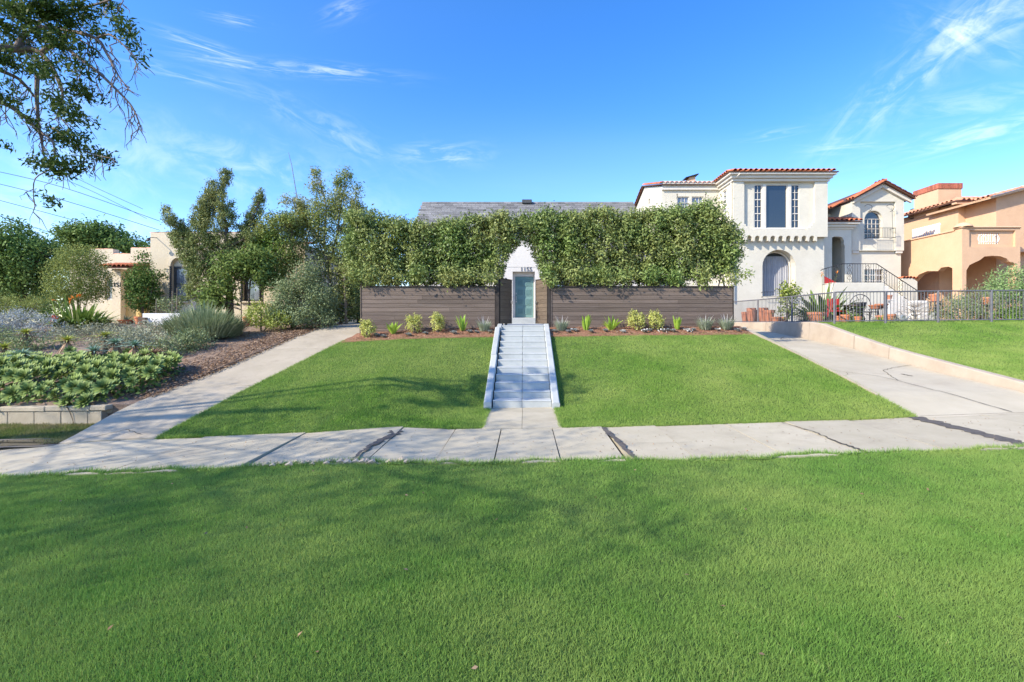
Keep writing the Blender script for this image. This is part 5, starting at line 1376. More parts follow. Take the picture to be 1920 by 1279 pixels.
wt = thing('white_lounge', 'white covered garden seat under the peach arch', 'seat', (PX(1730,19.5), 19.5, 1.6), world=False)
MB().cbox(-.42,.42,-.3,.3,.0,.45,.06).build('base', M['whitetrim'], wt); MB().cbox(-.42,.42,.14,.3,.45,.95,.07).build('back', M['whitetrim'], wt)
hk = thing('shepherd_hook', 'black iron shepherd hook before the arched window', 'hook', (PX(1463,19.0), 19.0, 1.6))
mb = MB(); x = PX(1463,19.0); mb.tube(curve_pts([(x,19,1.6),(x,19,2.5),(x-.02,19,2.95),(x+.05,19,3.2),(x+.2,19,3.28),(x+.28,19,3.15),(x+.3,19,3.2)]), .014, 6); mb.build('hook', M['blackiron'], hk)
mb = MB(); mb.tube(curve_pts([(x,19,2.8),(x-.12,19,3.0),(x-.22,19,2.9),(x-.25,19,2.95)]), .012, 6); mb.build('hook_arm', M['blackiron'], hk)
# spiky plants and bushes there
t = strap_clump('bird_of_paradise', 'tall spiky bird of paradise with one orange flower before white house', 'plant', (PX(1542,17.2), 17.2, 1.65), 190, 1.75, .10, 'strap', 1.15, .4, .45, 'leaf', flowers=(2,'flower_o',1.75))
strap_clump('strap_plant', 'dry grey strap leaves at the foot of the bird of paradise', 'plant', (PX(1528,16.6), 16.6, 1.62), 150, .95, .035, 'greystrap', 1.1, .6, .4, 'taper')
strap_clump('strap_plant', 'pale pink grassy plant left of the clay tub', 'plant', (PX(1510,16.6), 16.6, 1.62), 60, .55, .02, 'dryleaf', .8, .4, .15, 'taper')
bush('leafy_vine', 'light green climbing plant below the arched window', 'plant', (PX(1475,17.6), 17.6, 1.6), [blob(1475,562,17.6,16,38,.3), blob(1490,545,17.6,14,14,.3)], 70, 12, .08, .10, .06, 'yellowg', 4)
bush('small_bush', 'low dark bush between the clay pots and trellis', 'bush', (PX(1597,15.8), 15.8, 1.6), [blob(1597,596,15.8,16,10,.25)], 40, 12, .06, .07, .03, 'broad', 3)
strap_clump('strap_plant', 'green strappy plant left of the second fence post', 'plant', (PX(1649,15.3), 15.3, 1.62), 70, .5, .03, 'strap', .8, .5, .18, 'taper')
bush('bare_twiggy_shrub', 'bare pale twiggy shrub between second and third fence posts', 'bush', (PX(1715,15.9), 15.9, 1.6), [blob(1715,578,15.9,36,22,.4)], 100, 2, .08, .04, .02, 'twigl', 16, 'paleb', tw=1)
bush('flower_bed_plant', 'low pale dried plants along the iron fence', 'plant', (PX(1690,15.0), 15.0, 1.62), [blob(1690,602,15,40,7,.2), blob(1740,602,15,30,6,.2)], 60, 10, .05, .06, .02, 'sage', 4)
bush('grey_bush', 'large grey green bush between third and fourth fence posts', 'bush', (PX(1810,16.2), 16.2, 1.6), [blob(1790,580,16,32,24,.7), blob(1835,572,16.3,34,32,.8), blob(1770,588,15.8,18,16,.4)], 420, 16, .085, .06, .026, 'grey', 8, surf=4)
bush('light_shrub', 'tall light green shrub at the right frame edge', 'shrub', (PX(1905,16.8), 16.8, 1.6), [blob(1905,535,16.8,42,34,.9), blob(1880,545,16.6,28,22,.6), blob(1925,570,16.8,40,35,.9), blob(1895,512,17,18,12,.4)], 520, 16, .09, .075, .032, 'shrubw', 7, surf=4)
bush('dark_bush', 'dark green bush low behind the rightmost pickets', 'bush', (PX(1895,15.4), 15.4, 1.62), [blob(1900,590,15.4,36,16,.4)], 90, 14, .08, .08, .04, 'dark', 4)
strap_clump('agave', 'yellow green agave in front of the rightmost pickets', 'plant', (PX(1898,15.0), 15.0, 1.62), 26, .42, .05, 'lime', .9, .15, .05, 'taper')
# ------------------------------------------------------------------ bed plants under the board fence
def vari(px, Y, w, h, label):
    z = float(z_bed(PX(px,Y), Y)); k = Y/F
    bush('variegated_shrub', label, 'shrub', (PX(px,Y), Y, z), [(PX(px,Y), Y, z+h*k*.55, w*k*.55, .22, h*k*.55), (PX(px,Y)+random.uniform(-.06,.06), Y, z+h*k*.85, w*k*.36, .17, h*k*.3)], 95, 11, .035, .055, .024, 'variegated', 4, group='variegated shrubs along the fence', surf=4)
for a in [(689,12.75,26,28,'yellow green variegated shrub at the left end of fence'), (776,12.95,28,30,'wider yellow variegated shrub of the pair below left fence'), (820,12.95,24,31,'upright yellow variegated shrub of the pair below left fence'),
          (1193,12.95,34,31,'wide yellow variegated shrub of the pair below right fence'), (1229,12.95,27,30,'round yellow variegated shrub of the pair below right fence')]: vari(*a)
for px, n, ln, sp, lab, dr in [(737,22,.36,.75,'lime strap leaved plant between two left yellow shrubs',.2), (868,24,.40,.6,'lime strap leaved plant left of the lavender by stairs',.15), (1099,26,.36,.35,'upright lime strap plant right of lavender by stairs',.1), (1146,20,.42,.95,'wide spreading lime strap plant below right fence',.2), (1270,26,.34,.4,'upright lime strap plant right of round yellow shrub',.1)]:
    Y = 12.95; strap_clump('strap_plant', lab, 'plant', (PX(px,Y), Y, float(z_bed(PX(px,Y),Y))), n+6, ln*1.2, .05, 'lime', sp, dr, .06, 'leaf', 'lime strap plants along the fence')
for px, w, lab in [(908,1.0,'grey lavender plant just left of the stairs top'), (1053,1.0,'grey lavender plant just right of the stairs top'), (1322,1.15,'grey lavender second from right end of fence'), (1362,1.1,'grey lavender plant at the right end of fence')]:
    Y = 12.92; z = float(z_bed(PX(px,Y),Y)); t = thing('lavender', lab, 'lavender', (PX(px,Y), Y, z), 'lavender plants along the fence')
    n = 420; a = RNG.uniform(0,2*np.pi,n); sp = .75*np.sqrt(RNG.random(n)); rr = .10*np.sqrt(RNG.random(n))*w
    B = np.stack([PX(px,Y)+np.cos(a)*rr, Y+np.sin(a)*rr, np.full(n, z)], axis=1)+RNG.normal(size=(n,3))*.02
    straps('leaves', B, np.stack([np.cos(a)*sp,np.sin(a)*sp,np.ones(n)],axis=1), .33*w*(.5+.6*RNG.random(n)), .018, LM['lavender'], t, droop=.12, seg=2, shape='taper')
    n = 8; a = RNG.uniform(0,2*np.pi,n)
    straps('flower_spike', np.tile([[PX(px,Y),Y,z]],(n,1)), np.stack([np.cos(a)*.55,np.sin(a)*.3,np.ones(n)],axis=1), .46, .018, LM['lavender'], t, droop=.05, seg=3, shape='leaf', rnd=np.full(n,.98))
def rosette_arr(n, r, w, tilt, rings, h=.0):
    B = []; D = []; L = []; Wd = []
    for j in range(rings):
        m = n - 2*j; t = tilt + (1.25-tilt)*(j/rings)
        for k in range(m):
            a = 2*np.pi*(k + .5*(j%2))/m + RNG.normal()*.08
            B.append((0,0,h+.012*j)); D.append((np.cos(a)*math.cos(t), np.sin(a)*math.cos(t), math.sin(t))); L.append(r*(1-.22*j)); Wd.append(w*(1-.18*j))
    return np.array(B,float), np.array(D,float), np.array(L), np.array(Wd)
EL = ['between fence end shrub and first strap plant', 'at foot of the wider left yellow shrub', 'between the two left yellow shrubs', 'just left of the second left strap plant', 'right of second left strap plant, set back',
      'left of the lavender left of stairs', 'at foot of the lavender left of stairs', 'nearest the stairs in the left bed', 'at right foot of the fence end shrub', 'nearest the stairs in the right bed', 'between first right lavender and strap plant',
      'at right foot of the first right strap plant', 'at left foot of the spreading strap plant', 'right of the spreading strap plant', 'in front between the right yellow shrub pair', 'set back between the right yellow shrub pair', 'right of the round yellow shrub',
      'set back left of the last strap plant', 'at left foot of the last strap plant', 'right of the last strap plant', 'left of the second lavender from right', 'between the two rightmost lavenders', 'right of the rightmost lavender', 'at the far right end of the bed', 'at right foot of the lavender right of stairs']
for i, (px, py) in enumerate([(718,.0),(765,0),(797,.05),(850,0),(880,.1),(893,0),(918,.05),(931,.0),(705,.1),(1040,0),(1078,.1),(1108,0),(1135,.05),(1168,0),(1208,0),(1218,.12),(1243,0),(1252,.1),(1262,.05),(1290,0),(1300,.1),(1345,.05),(1383,0),(1395,.1),(1065,.05)]):
    Y = 12.66 + py; x = PX(px,Y); z = float(z_bed(x,Y)); B, D, L, Wd = rosette_arr(9, random.uniform(.09,.135), .06, .5, 3)
    wh_ = i in (10,13,14,16,19,21)
    pos = 'left of the stairs' if px < 980 else 'right of the stairs'
    t = thing('flower_tuft' if wh_ else 'succulent', ('small white flowering tuft ' if wh_ else 'small grey succulent ') + EL[i], 'flowers' if wh_ else 'succulent', (x,Y,z), 'small edging plants ' + pos + (' in flower' if wh_ else ''))
    straps('leaves', B+np.array([x,Y,z]), D, L, Wd, LM['white' if wh_ and i % 2 else 'succ'], t, droop=-.1, seg=2, shape='leaf')
    B2 = B + np.array([x+.05,Y+.04,z]); straps('side_leaves', B2[::2], D[::2], L[::2]*.7, Wd[::2]*.8, LM['silver'], t, droop=-.1, seg=2, shape='leaf')
    if wh_:
        c = np.array([x,Y,z+.05]) + RNG.normal(size=(10,3))*np.array([.06,.05,.02]); leaves('petals', c, RNG.normal(size=(10,3)), .05, .04, LM['white'], t)
# mulch chips
n = 3500; X = np.where(RNG.random(n)<.45, RNG.uniform(-4.5,-.8,n), RNG.uniform(.7,5.9,n)); Y = RNG.uniform(12.45,13.25,n)
tag(leaves('mulch_chips', np.stack([X,Y,z_bed(X,Y)+.006],axis=1), np.stack([RNG.normal(size=n),RNG.normal(size=n),RNG.normal(size=n)*.2],axis=1), .05, .018, LM['litter'], up=np.array([0,0,1.0])), 'loose bark chips on the beds along the board fence', 'mulch', kind='stuff')
# ------------------------------------------------------------------ left garden: wall, soil, succulents
tag(patch('garden_bed', M['garden'], -26, lambda y: xl1(y)-.02, lambda X, Y: z_gd(X,Y)+.03*np.sin(X*1.3)*np.sin(Y*1.7), 8.70, 26, 40, 40, thick=.2), 'sloping brown garden soil left of the driveway', kind='structure')
bw = thing('block_wall', 'low pale block wall holding the succulent bed', 'wall', (-8.6, 8.6, -.2))
x = -11.6; k = 0
YWL = 8.56
while x < -7.62:
    w = .475; x1 = min(x+w, -7.55)
    zb = -.26; zt = .125 + .012*(x+9)
    MB().cbox(x, x1-.003, YWL+random.uniform(-.004,.004), YWL+.16, zb, zt-.095, .008).build('block', M['block'], bw)
    x += w
x = -11.75
while x < -7.5:
    x1 = min(x+.8, -7.46); zt = .125+.012*(x+9)
    mb = MB(); mb.cbox(x, x1-.003, YWL-.018, YWL+.18, zt-.09, zt+random.uniform(-.004,.004), .012); mb.build('cap_block', M['block'], bw); x += .8
ribbon([(0,0)]*2, .01, lambda a, b: 0*a) if False else None
ck = MB(); xx = -8.15; ck.add([(xx,YWL-.022,.12),(xx+.018,YWL-.022,.12),(xx+.07,YWL-.022,.02),(xx+.05,YWL-.022,.02),(xx+.085,YWL-.010,-.1),(xx+.10,YWL-.010,-.1),(xx+.12,YWL-.010,-.22),(xx+.13,YWL-.010,-.22)], [(0,1,2,3),(3,2,5,4),(4,5,7,6)]); ck.build('crack', M['crack'], bw, recalc=False)
# loose bricks and stones between wall end and driveway
for i, (px, py, Y, sx, sy, rz, m, lab) in enumerate([(222,757,9.2,.30,.14,.5,'pinkstone','red paver lying between block wall and driveway'), (207,768,8.75,.34,.16,.45,'block','pale stone wedged at the end of block wall'), (263,743,9.5,.22,.12,.9,'pinkstone','pink paver highest up along the driveway edge'), (244,752,9.35,.12,.09,.6,'pinkstone','small red brick piece beside the driveway edge'), (196,752,8.95,.26,.16,.2,'block','grey stone block behind the wall end')]):
    X = PX(px, Y); z = float(z_gd(X, max(Y,8.65)))
    o = MB().cbox(-sx/2, sx/2, -sy/2, sy/2, -.05, .05, .012).build('brick' if m == 'pinkstone' else 'stone', M[m]); o.location = (X, Y, PZ(py,Y)); o.rotation_euler = (.1, random.uniform(-.1,.1), rz); tag(o, lab, 'brick' if m == 'pinkstone' else 'stone')
# aeonium rosettes
protos = []
for v in range(4):
    B = []; D = []; L = []; Wd = []; rr_ = []
    for j, (m_, tl, ln_, w_, r_) in enumerate([(12,.05,.15,.062,.9), (11,.30,.13,.058,.75), (9,.58,.105,.052,.55), (7,.85,.08,.042,.35), (5,1.15,.055,.032,.15)]):
        for k in range(m_):
            a = 2*np.pi*(k+.5*(j%2))/m_ + RNG.normal()*.10
            B.append((.018*math.cos(a), .018*math.sin(a), .02+.008*j)); D.append((math.cos(a)*math.cos(tl), math.sin(a)*math.cos(tl), math.sin(tl))); L.append(ln_*RNG.uniform(.88,1.1)); Wd.append(w_); rr_.append(r_+RNG.uniform(-.28,.12))
    o = straps('aeonium_rosette', np.array(B), np.array(D), np.array(L), np.array(Wd), LM['aeonium'], None, droop=-.18, seg=3, shape='leaf', rnd=np.clip(np.array(rr_),0,.99)); protos.append(o)
pts = []; tries = 0
def gpos(px, py):
    best = None
    for Y in np.linspace(8.75, 17, 500):
        e = abs(float(z_gd(0, Y)) - PZ(py, Y))
        if best is None or e < best[0]: best = (e, Y)
    return PX(px, best[1]), best[1]
while len(pts) < 240 and tries < 30000:
    tries += 1
    Y = RNG.uniform(8.66, 11.0); X = RNG.uniform(-11.6, -6.9)
    if X > I(Y, [8.7,9.4,10.3,11], [-7.75,-7.25,-7.45,-8.3]): continue
    if all((X-a)**2+(Y-b)**2 > .205**2 for a, b in pts): pts.append((X, Y))
for i, (X, Y) in enumerate(pts):
    o = protos[i % 4] if i < 4 else protos[i % 4].copy()
    if i >= 4: C.objects.link(o)
    hump = .14 + .22*math.sin(min((Y-8.7)/2.0,1)*math.pi)
    o.location = (X, Y, float(z_gd(X,Y)) + hump + .06*math.sin(X*4.1)*math.sin(Y*5.3) + random.uniform(-.06,.06)); s = random.uniform(.75,1.25); o.scale = (s,s,s)
    o.rotation_euler = (random.uniform(.7,1.15), random.uniform(-.2,.2), random.uniform(-.5,.5))
    tag(o, 'green rosette succulent in the dense mass behind the block wall', 'succulent', 'aeonium rosettes behind the block wall')
# stalks and lower leaves under the rosettes so that the mass has a body
c = np.array([(x,y,float(z_gd(x,y))) for x, y in pts]); c = np.repeat(c, 14, axis=0) + RNG.normal(size=(len(pts)*14,3))*np.array([.11,.11,.04]) + np.array([0,0,.07])
tag(leaves('succulent_underleaves', c, RNG.normal(size=c.shape)+np.array([0,-.3,.2]), .10, .055, LM['broad']), 'darker leaves filling between the rosette succulents', 'leaves', kind='stuff')
# aloes
AL = [(48,634,'aloe_y','yellow tipped aloe high in the bed at far left'), (42,680,'aloe','blue green aloe low at the left frame edge'), (126,650,'aloe_y','small yellow aloe in the middle of the bed'), (176,672,'aloe','blue green aloe with dry skirt above the rosettes'),
      (198,640,'aloe_y','large yellow green aloe behind the blue aloes'), (216,655,'aloe','blue green aloe right of the yellow aloe'), (252,660,'aloe','tallest blue green aloe right in the bed'), (290,678,'dryleaf','withered brown aloe at the right end of bed'), (8,665,'aloe_y','yellow aloe at the left frame edge')]
for px, py, m, lab in AL:
    X, Y = gpos(px, py+22); z = float(z_gd(X,Y)); t = thing('aloe', lab, 'aloe', (X,Y,z), 'aloes in the left garden')
    B, D, L, Wd = rosette_arr(15, .50, .07, .2, 4, .40)
    straps('leaves', B+np.array([X,Y,z]), D, L*(.8+.4*RNG.random(len(L))), Wd, LM[m], t, droop=.22, seg=4, shape='taper')
    B, D, L, Wd = rosette_arr(18, .34, .05, -.8, 2, .39)
    straps('dry_skirt', B+np.array([X,Y,z]), D, L, Wd, LM['dryleaf'], t, droop=.4, seg=3, shape='taper')
    mb = MB(); mb.tube([(X,Y,z-.05),(X,Y,z+.42)], [.05,.04], 7); mb.build('stem', M['bark'], t)

# ------------------------------------------------------------------ cream house at left
ch_ = thing('stucco_house', 'cream flat roofed house with arched windows behind left garden', 'house', (-12, 18, 1.55))
YA = 18.0; ax = lambda px: PX(px, YA); az = lambda py: PZ(py, YA)
xw0, xw1 = ax(282), ax(572)
aw_ = archp(ax(322), ax(352), az(565), az(499))
aw2 = archp(ax(455), ax(487), az(565), az(499))
MB().prism([(xw0,1.3),(xw1,1.3),(xw1,az(455)),(ax(470),az(455)),(ax(455),az(436)),(xw0,az(436))], [aw_, aw2], fy(YA), 0, .3).build('wall', M['cream'], ch_)
MB().box(xw1-.3, xw1-.002, YA+.302, 26, 1.3, az(458)).build('side_wall', M['cream'], ch_)
MB().box(xw0, xw0+.3, YA+.302, 22, 1.3, az(437)).build('side_wall', M['cream'], ch_)
for a_, (p0, p1) in ((aw_, (322, 352)), (aw2, (455, 487))):
    x0, x1 = ax(p0), ax(p1)
    hood = MB(); r = (x1-x0)/2; cx = (x0+x1)/2
    ring = [(cx+(r+.02)*math.cos(t), az(499)+(r+.02)*math.sin(t)) for t in np.linspace(0,math.pi,15)] + [(cx+(r+.13)*math.cos(t), az(499)+(r+.13)*math.sin(t)) for t in np.linspace(math.pi,0,15)]
    hood.prism(ring, [], fy(YA-.05), 0, .048); hood.build('arch_moulding', M['cream'], ch_)
    MB().prism([(x0+.01,az(499)),(x1-.01,az(499))]+[(cx+(r-.01)*math.cos(t), az(499)+(r-.01)*math.sin(t)) for t in np.linspace(0,math.pi,13)][1:-1], [], fy(YA+.1), 0, .05).build('tympanum', M['cream'], ch_)
    f = window(ch_, fy(YA+.12), x0+.004, x1-.004, az(565), az(499), 1, 2, .07, fm=M['frame_dark'], gm=M['glass_pale'])
    for sx in (x0-.06, x1-.01):
        col = MB()
        for k in range(18): z = az(565)+k*(az(499)-az(565))/18; col.lathe([(.03,0),(.045,.035),(.03,.07)], (sx+.035, YA-.03, z), 8)
        col.build('twisted_column', M['frame_dark'], ch_)
    MB().cbox(x0-.1, x1+.1, YA-.08, YA-.003, az(568), az(565)-.002, .01).build('sill', M['cream'], ch_)
for k in range(14):
    o = bpy.data.objects.new('coping_tile', TMP); C.objects.link(o); par(o, ch_); o.rotation_euler = (0,0,math.radians(90)); o.location = (xw0+.28+k*.30, YA+.14, az(436)-.01); o.scale = (1.5,.8,.6)
for k in range(8):
    o = bpy.data.objects.new('coping_tile', TMP); C.objects.link(o); par(o, ch_); o.rotation_euler = (0,0,math.radians(90)); o.location = (ax(470)+.3+k*.30, YA+.14, az(455)-.01); o.scale = (1.5,.8,.6)
lp = MB(); lp.tube([(ax(294),YA,az(446)),(ax(294)-.0,YA-.3,az(448)),(ax(292.5),YA-.36,az(451))], [.012,.012,.03], 6); lp.lathe([(0,.04),(.05,.02),(.07,-.06),(0,-.06)], (ax(292.5),YA-.36,az(451)), 10); lp.build('flood_lamp', M['frame_dark'], ch_)
# recessed entry range
YE = 20.0; exx = lambda px: PX(px, YE); ez = lambda py: PZ(py, YE)
MB().prism([(exx(130),1.3),(exx(287),1.3),(exx(287),ez(465)),(exx(245),ez(465)),(exx(245),ez(476)),(exx(212),ez(476)),(exx(212),ez(467)),(exx(165),ez(467)),(exx(165),ez(480)),(exx(130),ez(480))], [rect(exx(197),exx(211),ez(562),ez(520))], fy(YE), 0, .3).build('entry_wall', M['cream'], ch_)
window(ch_, fy(YE+.1), exx(197),exx(211),ez(562),ez(520), 1, 2, .05, gm=M['glass_pale'])
r = .22; cx = exx(204)
ring = [(cx+r*math.cos(t), ez(519)+r*math.sin(t)) for t in np.linspace(0,math.pi,13)] + [(cx+(r+.08)*math.cos(t), ez(519)+(r+.08)*math.sin(t)) for t in np.linspace(math.pi,0,13)]
MB().prism(ring, [], fy(YE-.04), 0, .038).build('arch_moulding', M['cream'], ch_)
for a0_, b0_, z in ((exx(166),exx(211),ez(467)),(exx(213),exx(244),ez(476)),(exx(246),exx(282),ez(465))):
    x = a0_
    while x < b0_-.1:
        o = bpy.data.objects.new('coping_tile', TMP); C.objects.link(o); par(o, ch_); o.rotation_euler = (0,0,math.radians(-90)); o.location = (x, YE+.14, z-.01); o.scale = (1.5,.8,.5); x += .31
YG = 19.3; MB().box(PX(210,YG), PX(226,YG), YG, YE-.003, 1.3, PZ(504,YG)).build('pilaster', M['cream'], ch_)
MB().box(PX(226,YG)+.003, PX(252,YG), YG+.25, YE-.003, 1.3, PZ(504,YG)-.1).build('entry_side', M['gold_lit'], ch_)
text('1151', .25, (PX(217.5,YG), YG-.014, PZ(537.5,YG)), M['frame_dark'], ch_)
slab_poly([(PX(207,YG),YG-.4,PZ(503,YG)),(PX(256,YG),YG-.4,PZ(503,YG)),(PX(256,YG),YE,PZ(493,YG)),(PX(207,YG),YE,PZ(493,YG))], .05, 'awning', M['tilebase'], ch_)
tiles(ch_, (PX(207,YG),YG-.42,PZ(503,YG)), (PX(256,YG),YG-.42,PZ(503,YG)), (0,1.1,.22), 3, TM, .17)
MB().cbox(PX(207,YG), PX(282,YG), 18.4, YE-.01, 1.40, 1.66, .02).build('porch_floor', M['kerb'], ch_)
MB().box(exx(237), exx(243), YG+.23, YG+.249, ez(553), ez(545)).build('letter_box', M['frame_dark'], ch_)
# pots and planters in front
for px, Y, r, h, lab in [(196,17.0,.24,.13,'shallow clay bowl of agave left of the cream entry'), (236,17.2,.26,.14,'shallow clay bowl of agave before the cream entry'), (262,16.6,.16,.26,'clay pot before the cream entry shrub'), (463,15.2,.13,.30,'tilted clay pot beside the yellow green shrub')]:
    o = pot(px, Y, r, h, lab, z=float(z_gd(0,Y))+.02); o['group'] = 'clay pots at the cream house'
    if 'bowl' in lab: strap_clump('agave', 'small blue agave in ' + lab.replace('shallow ','').split(' of')[0] + (' left of entry' if px < 210 else ' before entry'), 'agave', (PX(px,Y),Y,float(z_gd(0,Y))+.13), 14, .30, .05, 'aloe', .9, .1, .04, 'taper')
rb = thing('raised_planter', 'white raised planter box in front of the arched window', 'planter', (PX(305,15.8), 15.8, 1.5))
xa_, xb_ = PX(276,15.8), PX(345,15.8)
MB().cbox(xa_, xb_, 15.6, 15.68, 1.45, PZ(588,15.8), .008).build('board', M['whitepaint'], rb); MB().cbox(xa_, xa_+.06, 15.69, 16.6, 1.45, PZ(588,15.8)-.004, .008).build('board', M['whitepaint'], rb)
MB().cbox(xb_-.06, xb_, 15.69, 16.6, 1.45, PZ(588,15.8)-.004, .008).build('board', M['whitepaint'], rb); MB().box(xa_+.07, xb_-.07, 15.7, 16.6, 1.45, PZ(590,15.8)).build('planter_soil', M['soil'], rb)
cr = thing('wooden_crate', 'small brown wooden crate beside the white raised planter', 'crate', (PX(270,15.6), 15.6, 1.5), world=False)
for k in range(3): MB().cbox(-.12,.12,-.1,-.085,.02+k*.1,.10+k*.1,.004).build('slat', M['gatewood'], cr); MB().cbox(.105,.12,-.08,.1,.02+k*.1,.10+k*.1,.004).build('slat', M['gatewood'], cr)
bush('tomato_plant', 'leafy young plants growing in the white raised planter', 'plant', (PX(318,16.1),16.1,PZ(590,15.8)), [blob(318,572,16.1,26,16,.3), blob(340,560,16.1,10,20,.2)], 70, 9, .07, .075, .04, 'grey', 4)
for px, h, lab in [(292,560,'thin wooden stake left in the raised planter'), (322,545,'thin wooden stake middle of the raised planter'), (331,540,'thin wooden stake right in the raised planter')]:
    o = MB().tube([(PX(px,15.9),15.9,1.5),(PX(px,15.9)+.02,15.9,PZ(h,15.9))], .012, 5).build('stake', M['paleb'], origin=(PX(px,15.9),15.9,1.5)); tag(o, lab, 'stake')

# ------------------------------------------------------------------ garden plants at left
gz = lambda Y: float(z_gd(0, Y))
# rosemary
t = thing('rosemary_bush', 'large spiky grey green rosemary bush by left driveway', 'bush', (PX(385,13.2),13.2,gz(13.2)), None)
n = 5200; a = RNG.uniform(0,2*np.pi,n); rr = np.sqrt(RNG.random(n)); bx0, by0 = PX(385,13.2), 13.2
B = np.stack([bx0+np.cos(a)*rr*.82, by0+np.sin(a)*rr*.6, gz(13.2)+RNG.random(n)*.45*(1-rr*.6)], axis=1)
D = np.stack([np.cos(a)*(.15+rr*.95), np.sin(a)*(.15+rr*.7), .9+RNG.random(n)*.5], axis=1)+RNG.normal(size=(n,3))*.16
straps('leaves', B, D, (.38+.42*RNG.random(n))*(1.05-.3*rr), .024, LM['rosemary'], t, droop=.05, seg=3, shape='leaf')
trunkmesh('stems', [[(bx0,by0,gz(13.2)-.05),(bx0+.3*math.cos(k),by0+.3*math.sin(k),gz(13.2)+.4)] for k in range(8)], [(.02,.008)]*8, M['bark'], t)
# groundcover
def cover(name, label, blobs, n, per, ln, wd, lm, sig=.07):
    t = thing(name, label, 'ground cover', (blobs[0][0], blobs[0][1], blobs[0][2]-.1))
    cl, cd = clumps(blobs, n, 3.5); cd = cd*.6+np.array([0,-.1,.6])
    foliage('leaves', cl, cd, per, sig, ln, wd, LM[lm], t, droop=0, out=.7)
    return t
def gblob(px0, px1, Y, h, dy=.8):
    return (PX((px0+px1)/2,Y), Y, gz(Y)+h*.35, (px1-px0)/2*Y/F, dy, h)
cover('sage_groundcover', 'wide mat of grey sage between aloes and rosemary', [gblob(180,330,12.4,.30,1.0), gblob(120,230,13.6,.22,.9), gblob(240,350,13.8,.25,.8), gblob(280,345,11.6,.30,.5)], 1100, 14, .058, .024, 'sage')
cover('sage_mound', 'dark grey sage mound below the rosemary bush', [gblob(305,370,11.7,.42,.5), gblob(330,400,12.1,.35,.4)], 260, 14, .06, .025, 'grey')
cover('silver_bush', 'silvery white bush at left frame edge below the hedge', [gblob(0,70,13.6,.55,.6), gblob(50,115,13.4,.42,.5), gblob(-60,20,13.5,.5,.6)], 560, 16, .07, .018, 'silver')
cover('low_cover', 'mixed low green cover behind the aloes at far left', [gblob(-60,60,11.6,.32,.6), gblob(50,130,12.2,.25,.6), gblob(-80,30,12.6,.35,.6)], 420, 14, .06, .025, 'grey')
cover('low_cover', 'low lime green cover at the right of the aloes', [gblob(262,300,11.4,.22,.3)], 50, 14, .05, .03, 'yellowg')
bush('yellow_hedge', 'yellow green rounded hedge at the left frame edge', 'hedge', (PX(40,15.5),15.5,gz(15.5)), [blob(10,580,15.5,45,26,.7), blob(70,578,15.6,36,24,.6), blob(-40,575,15.5,45,32,.7)], 420, 16, .08, .06, .03, 'olive', 7, surf=4)
t = strap_clump('bird_of_paradise', 'dense bird of paradise clump with orange flowers left of entry', 'plant', (PX(148,14.6),14.6,gz(14.6)), 340, 1.25, .055, 'strap', 1.1, .4, .42, 'leaf', flowers=(6,'flower_o',1.0), sx=1.3)
t = strap_clump('red_flowers', 'bright red flowers in front of the bird of paradise', 'flowers', (PX(100,13.9),13.9,gz(13.9)), 20, .3, .03, 'strap', .7, .3, .08, 'leaf', flowers=(7,'flower_r',.42))
bush('round_tree', 'round olive green shrub tree left of the cream entry', 'tree', (PX(148,17.0),17.0,gz(17)), [blob(148,520,17,50,48,.9), blob(150,485,17,36,26,.7), blob(125,540,16.8,32,26,.6), blob(175,535,16.9,30,30,.6)], 900, 16, .10, .065, .03, 'olive', 7, 'darkbark', surf=4.5)
bush('entry_shrub', 'dark leafy upright shrub beside the cream entry', 'shrub', (PX(268,17.4),17.4,gz(17.4)), [blob(268,550,17.4,28,34,.5), blob(262,525,17.4,26,22,.45), blob(268,490,17.4,11,24,.25), blob(290,515,17.4,14,10,.3)], 360, 16, .085, .085, .042, 'dark', 6, 'bark', surf=4.5)
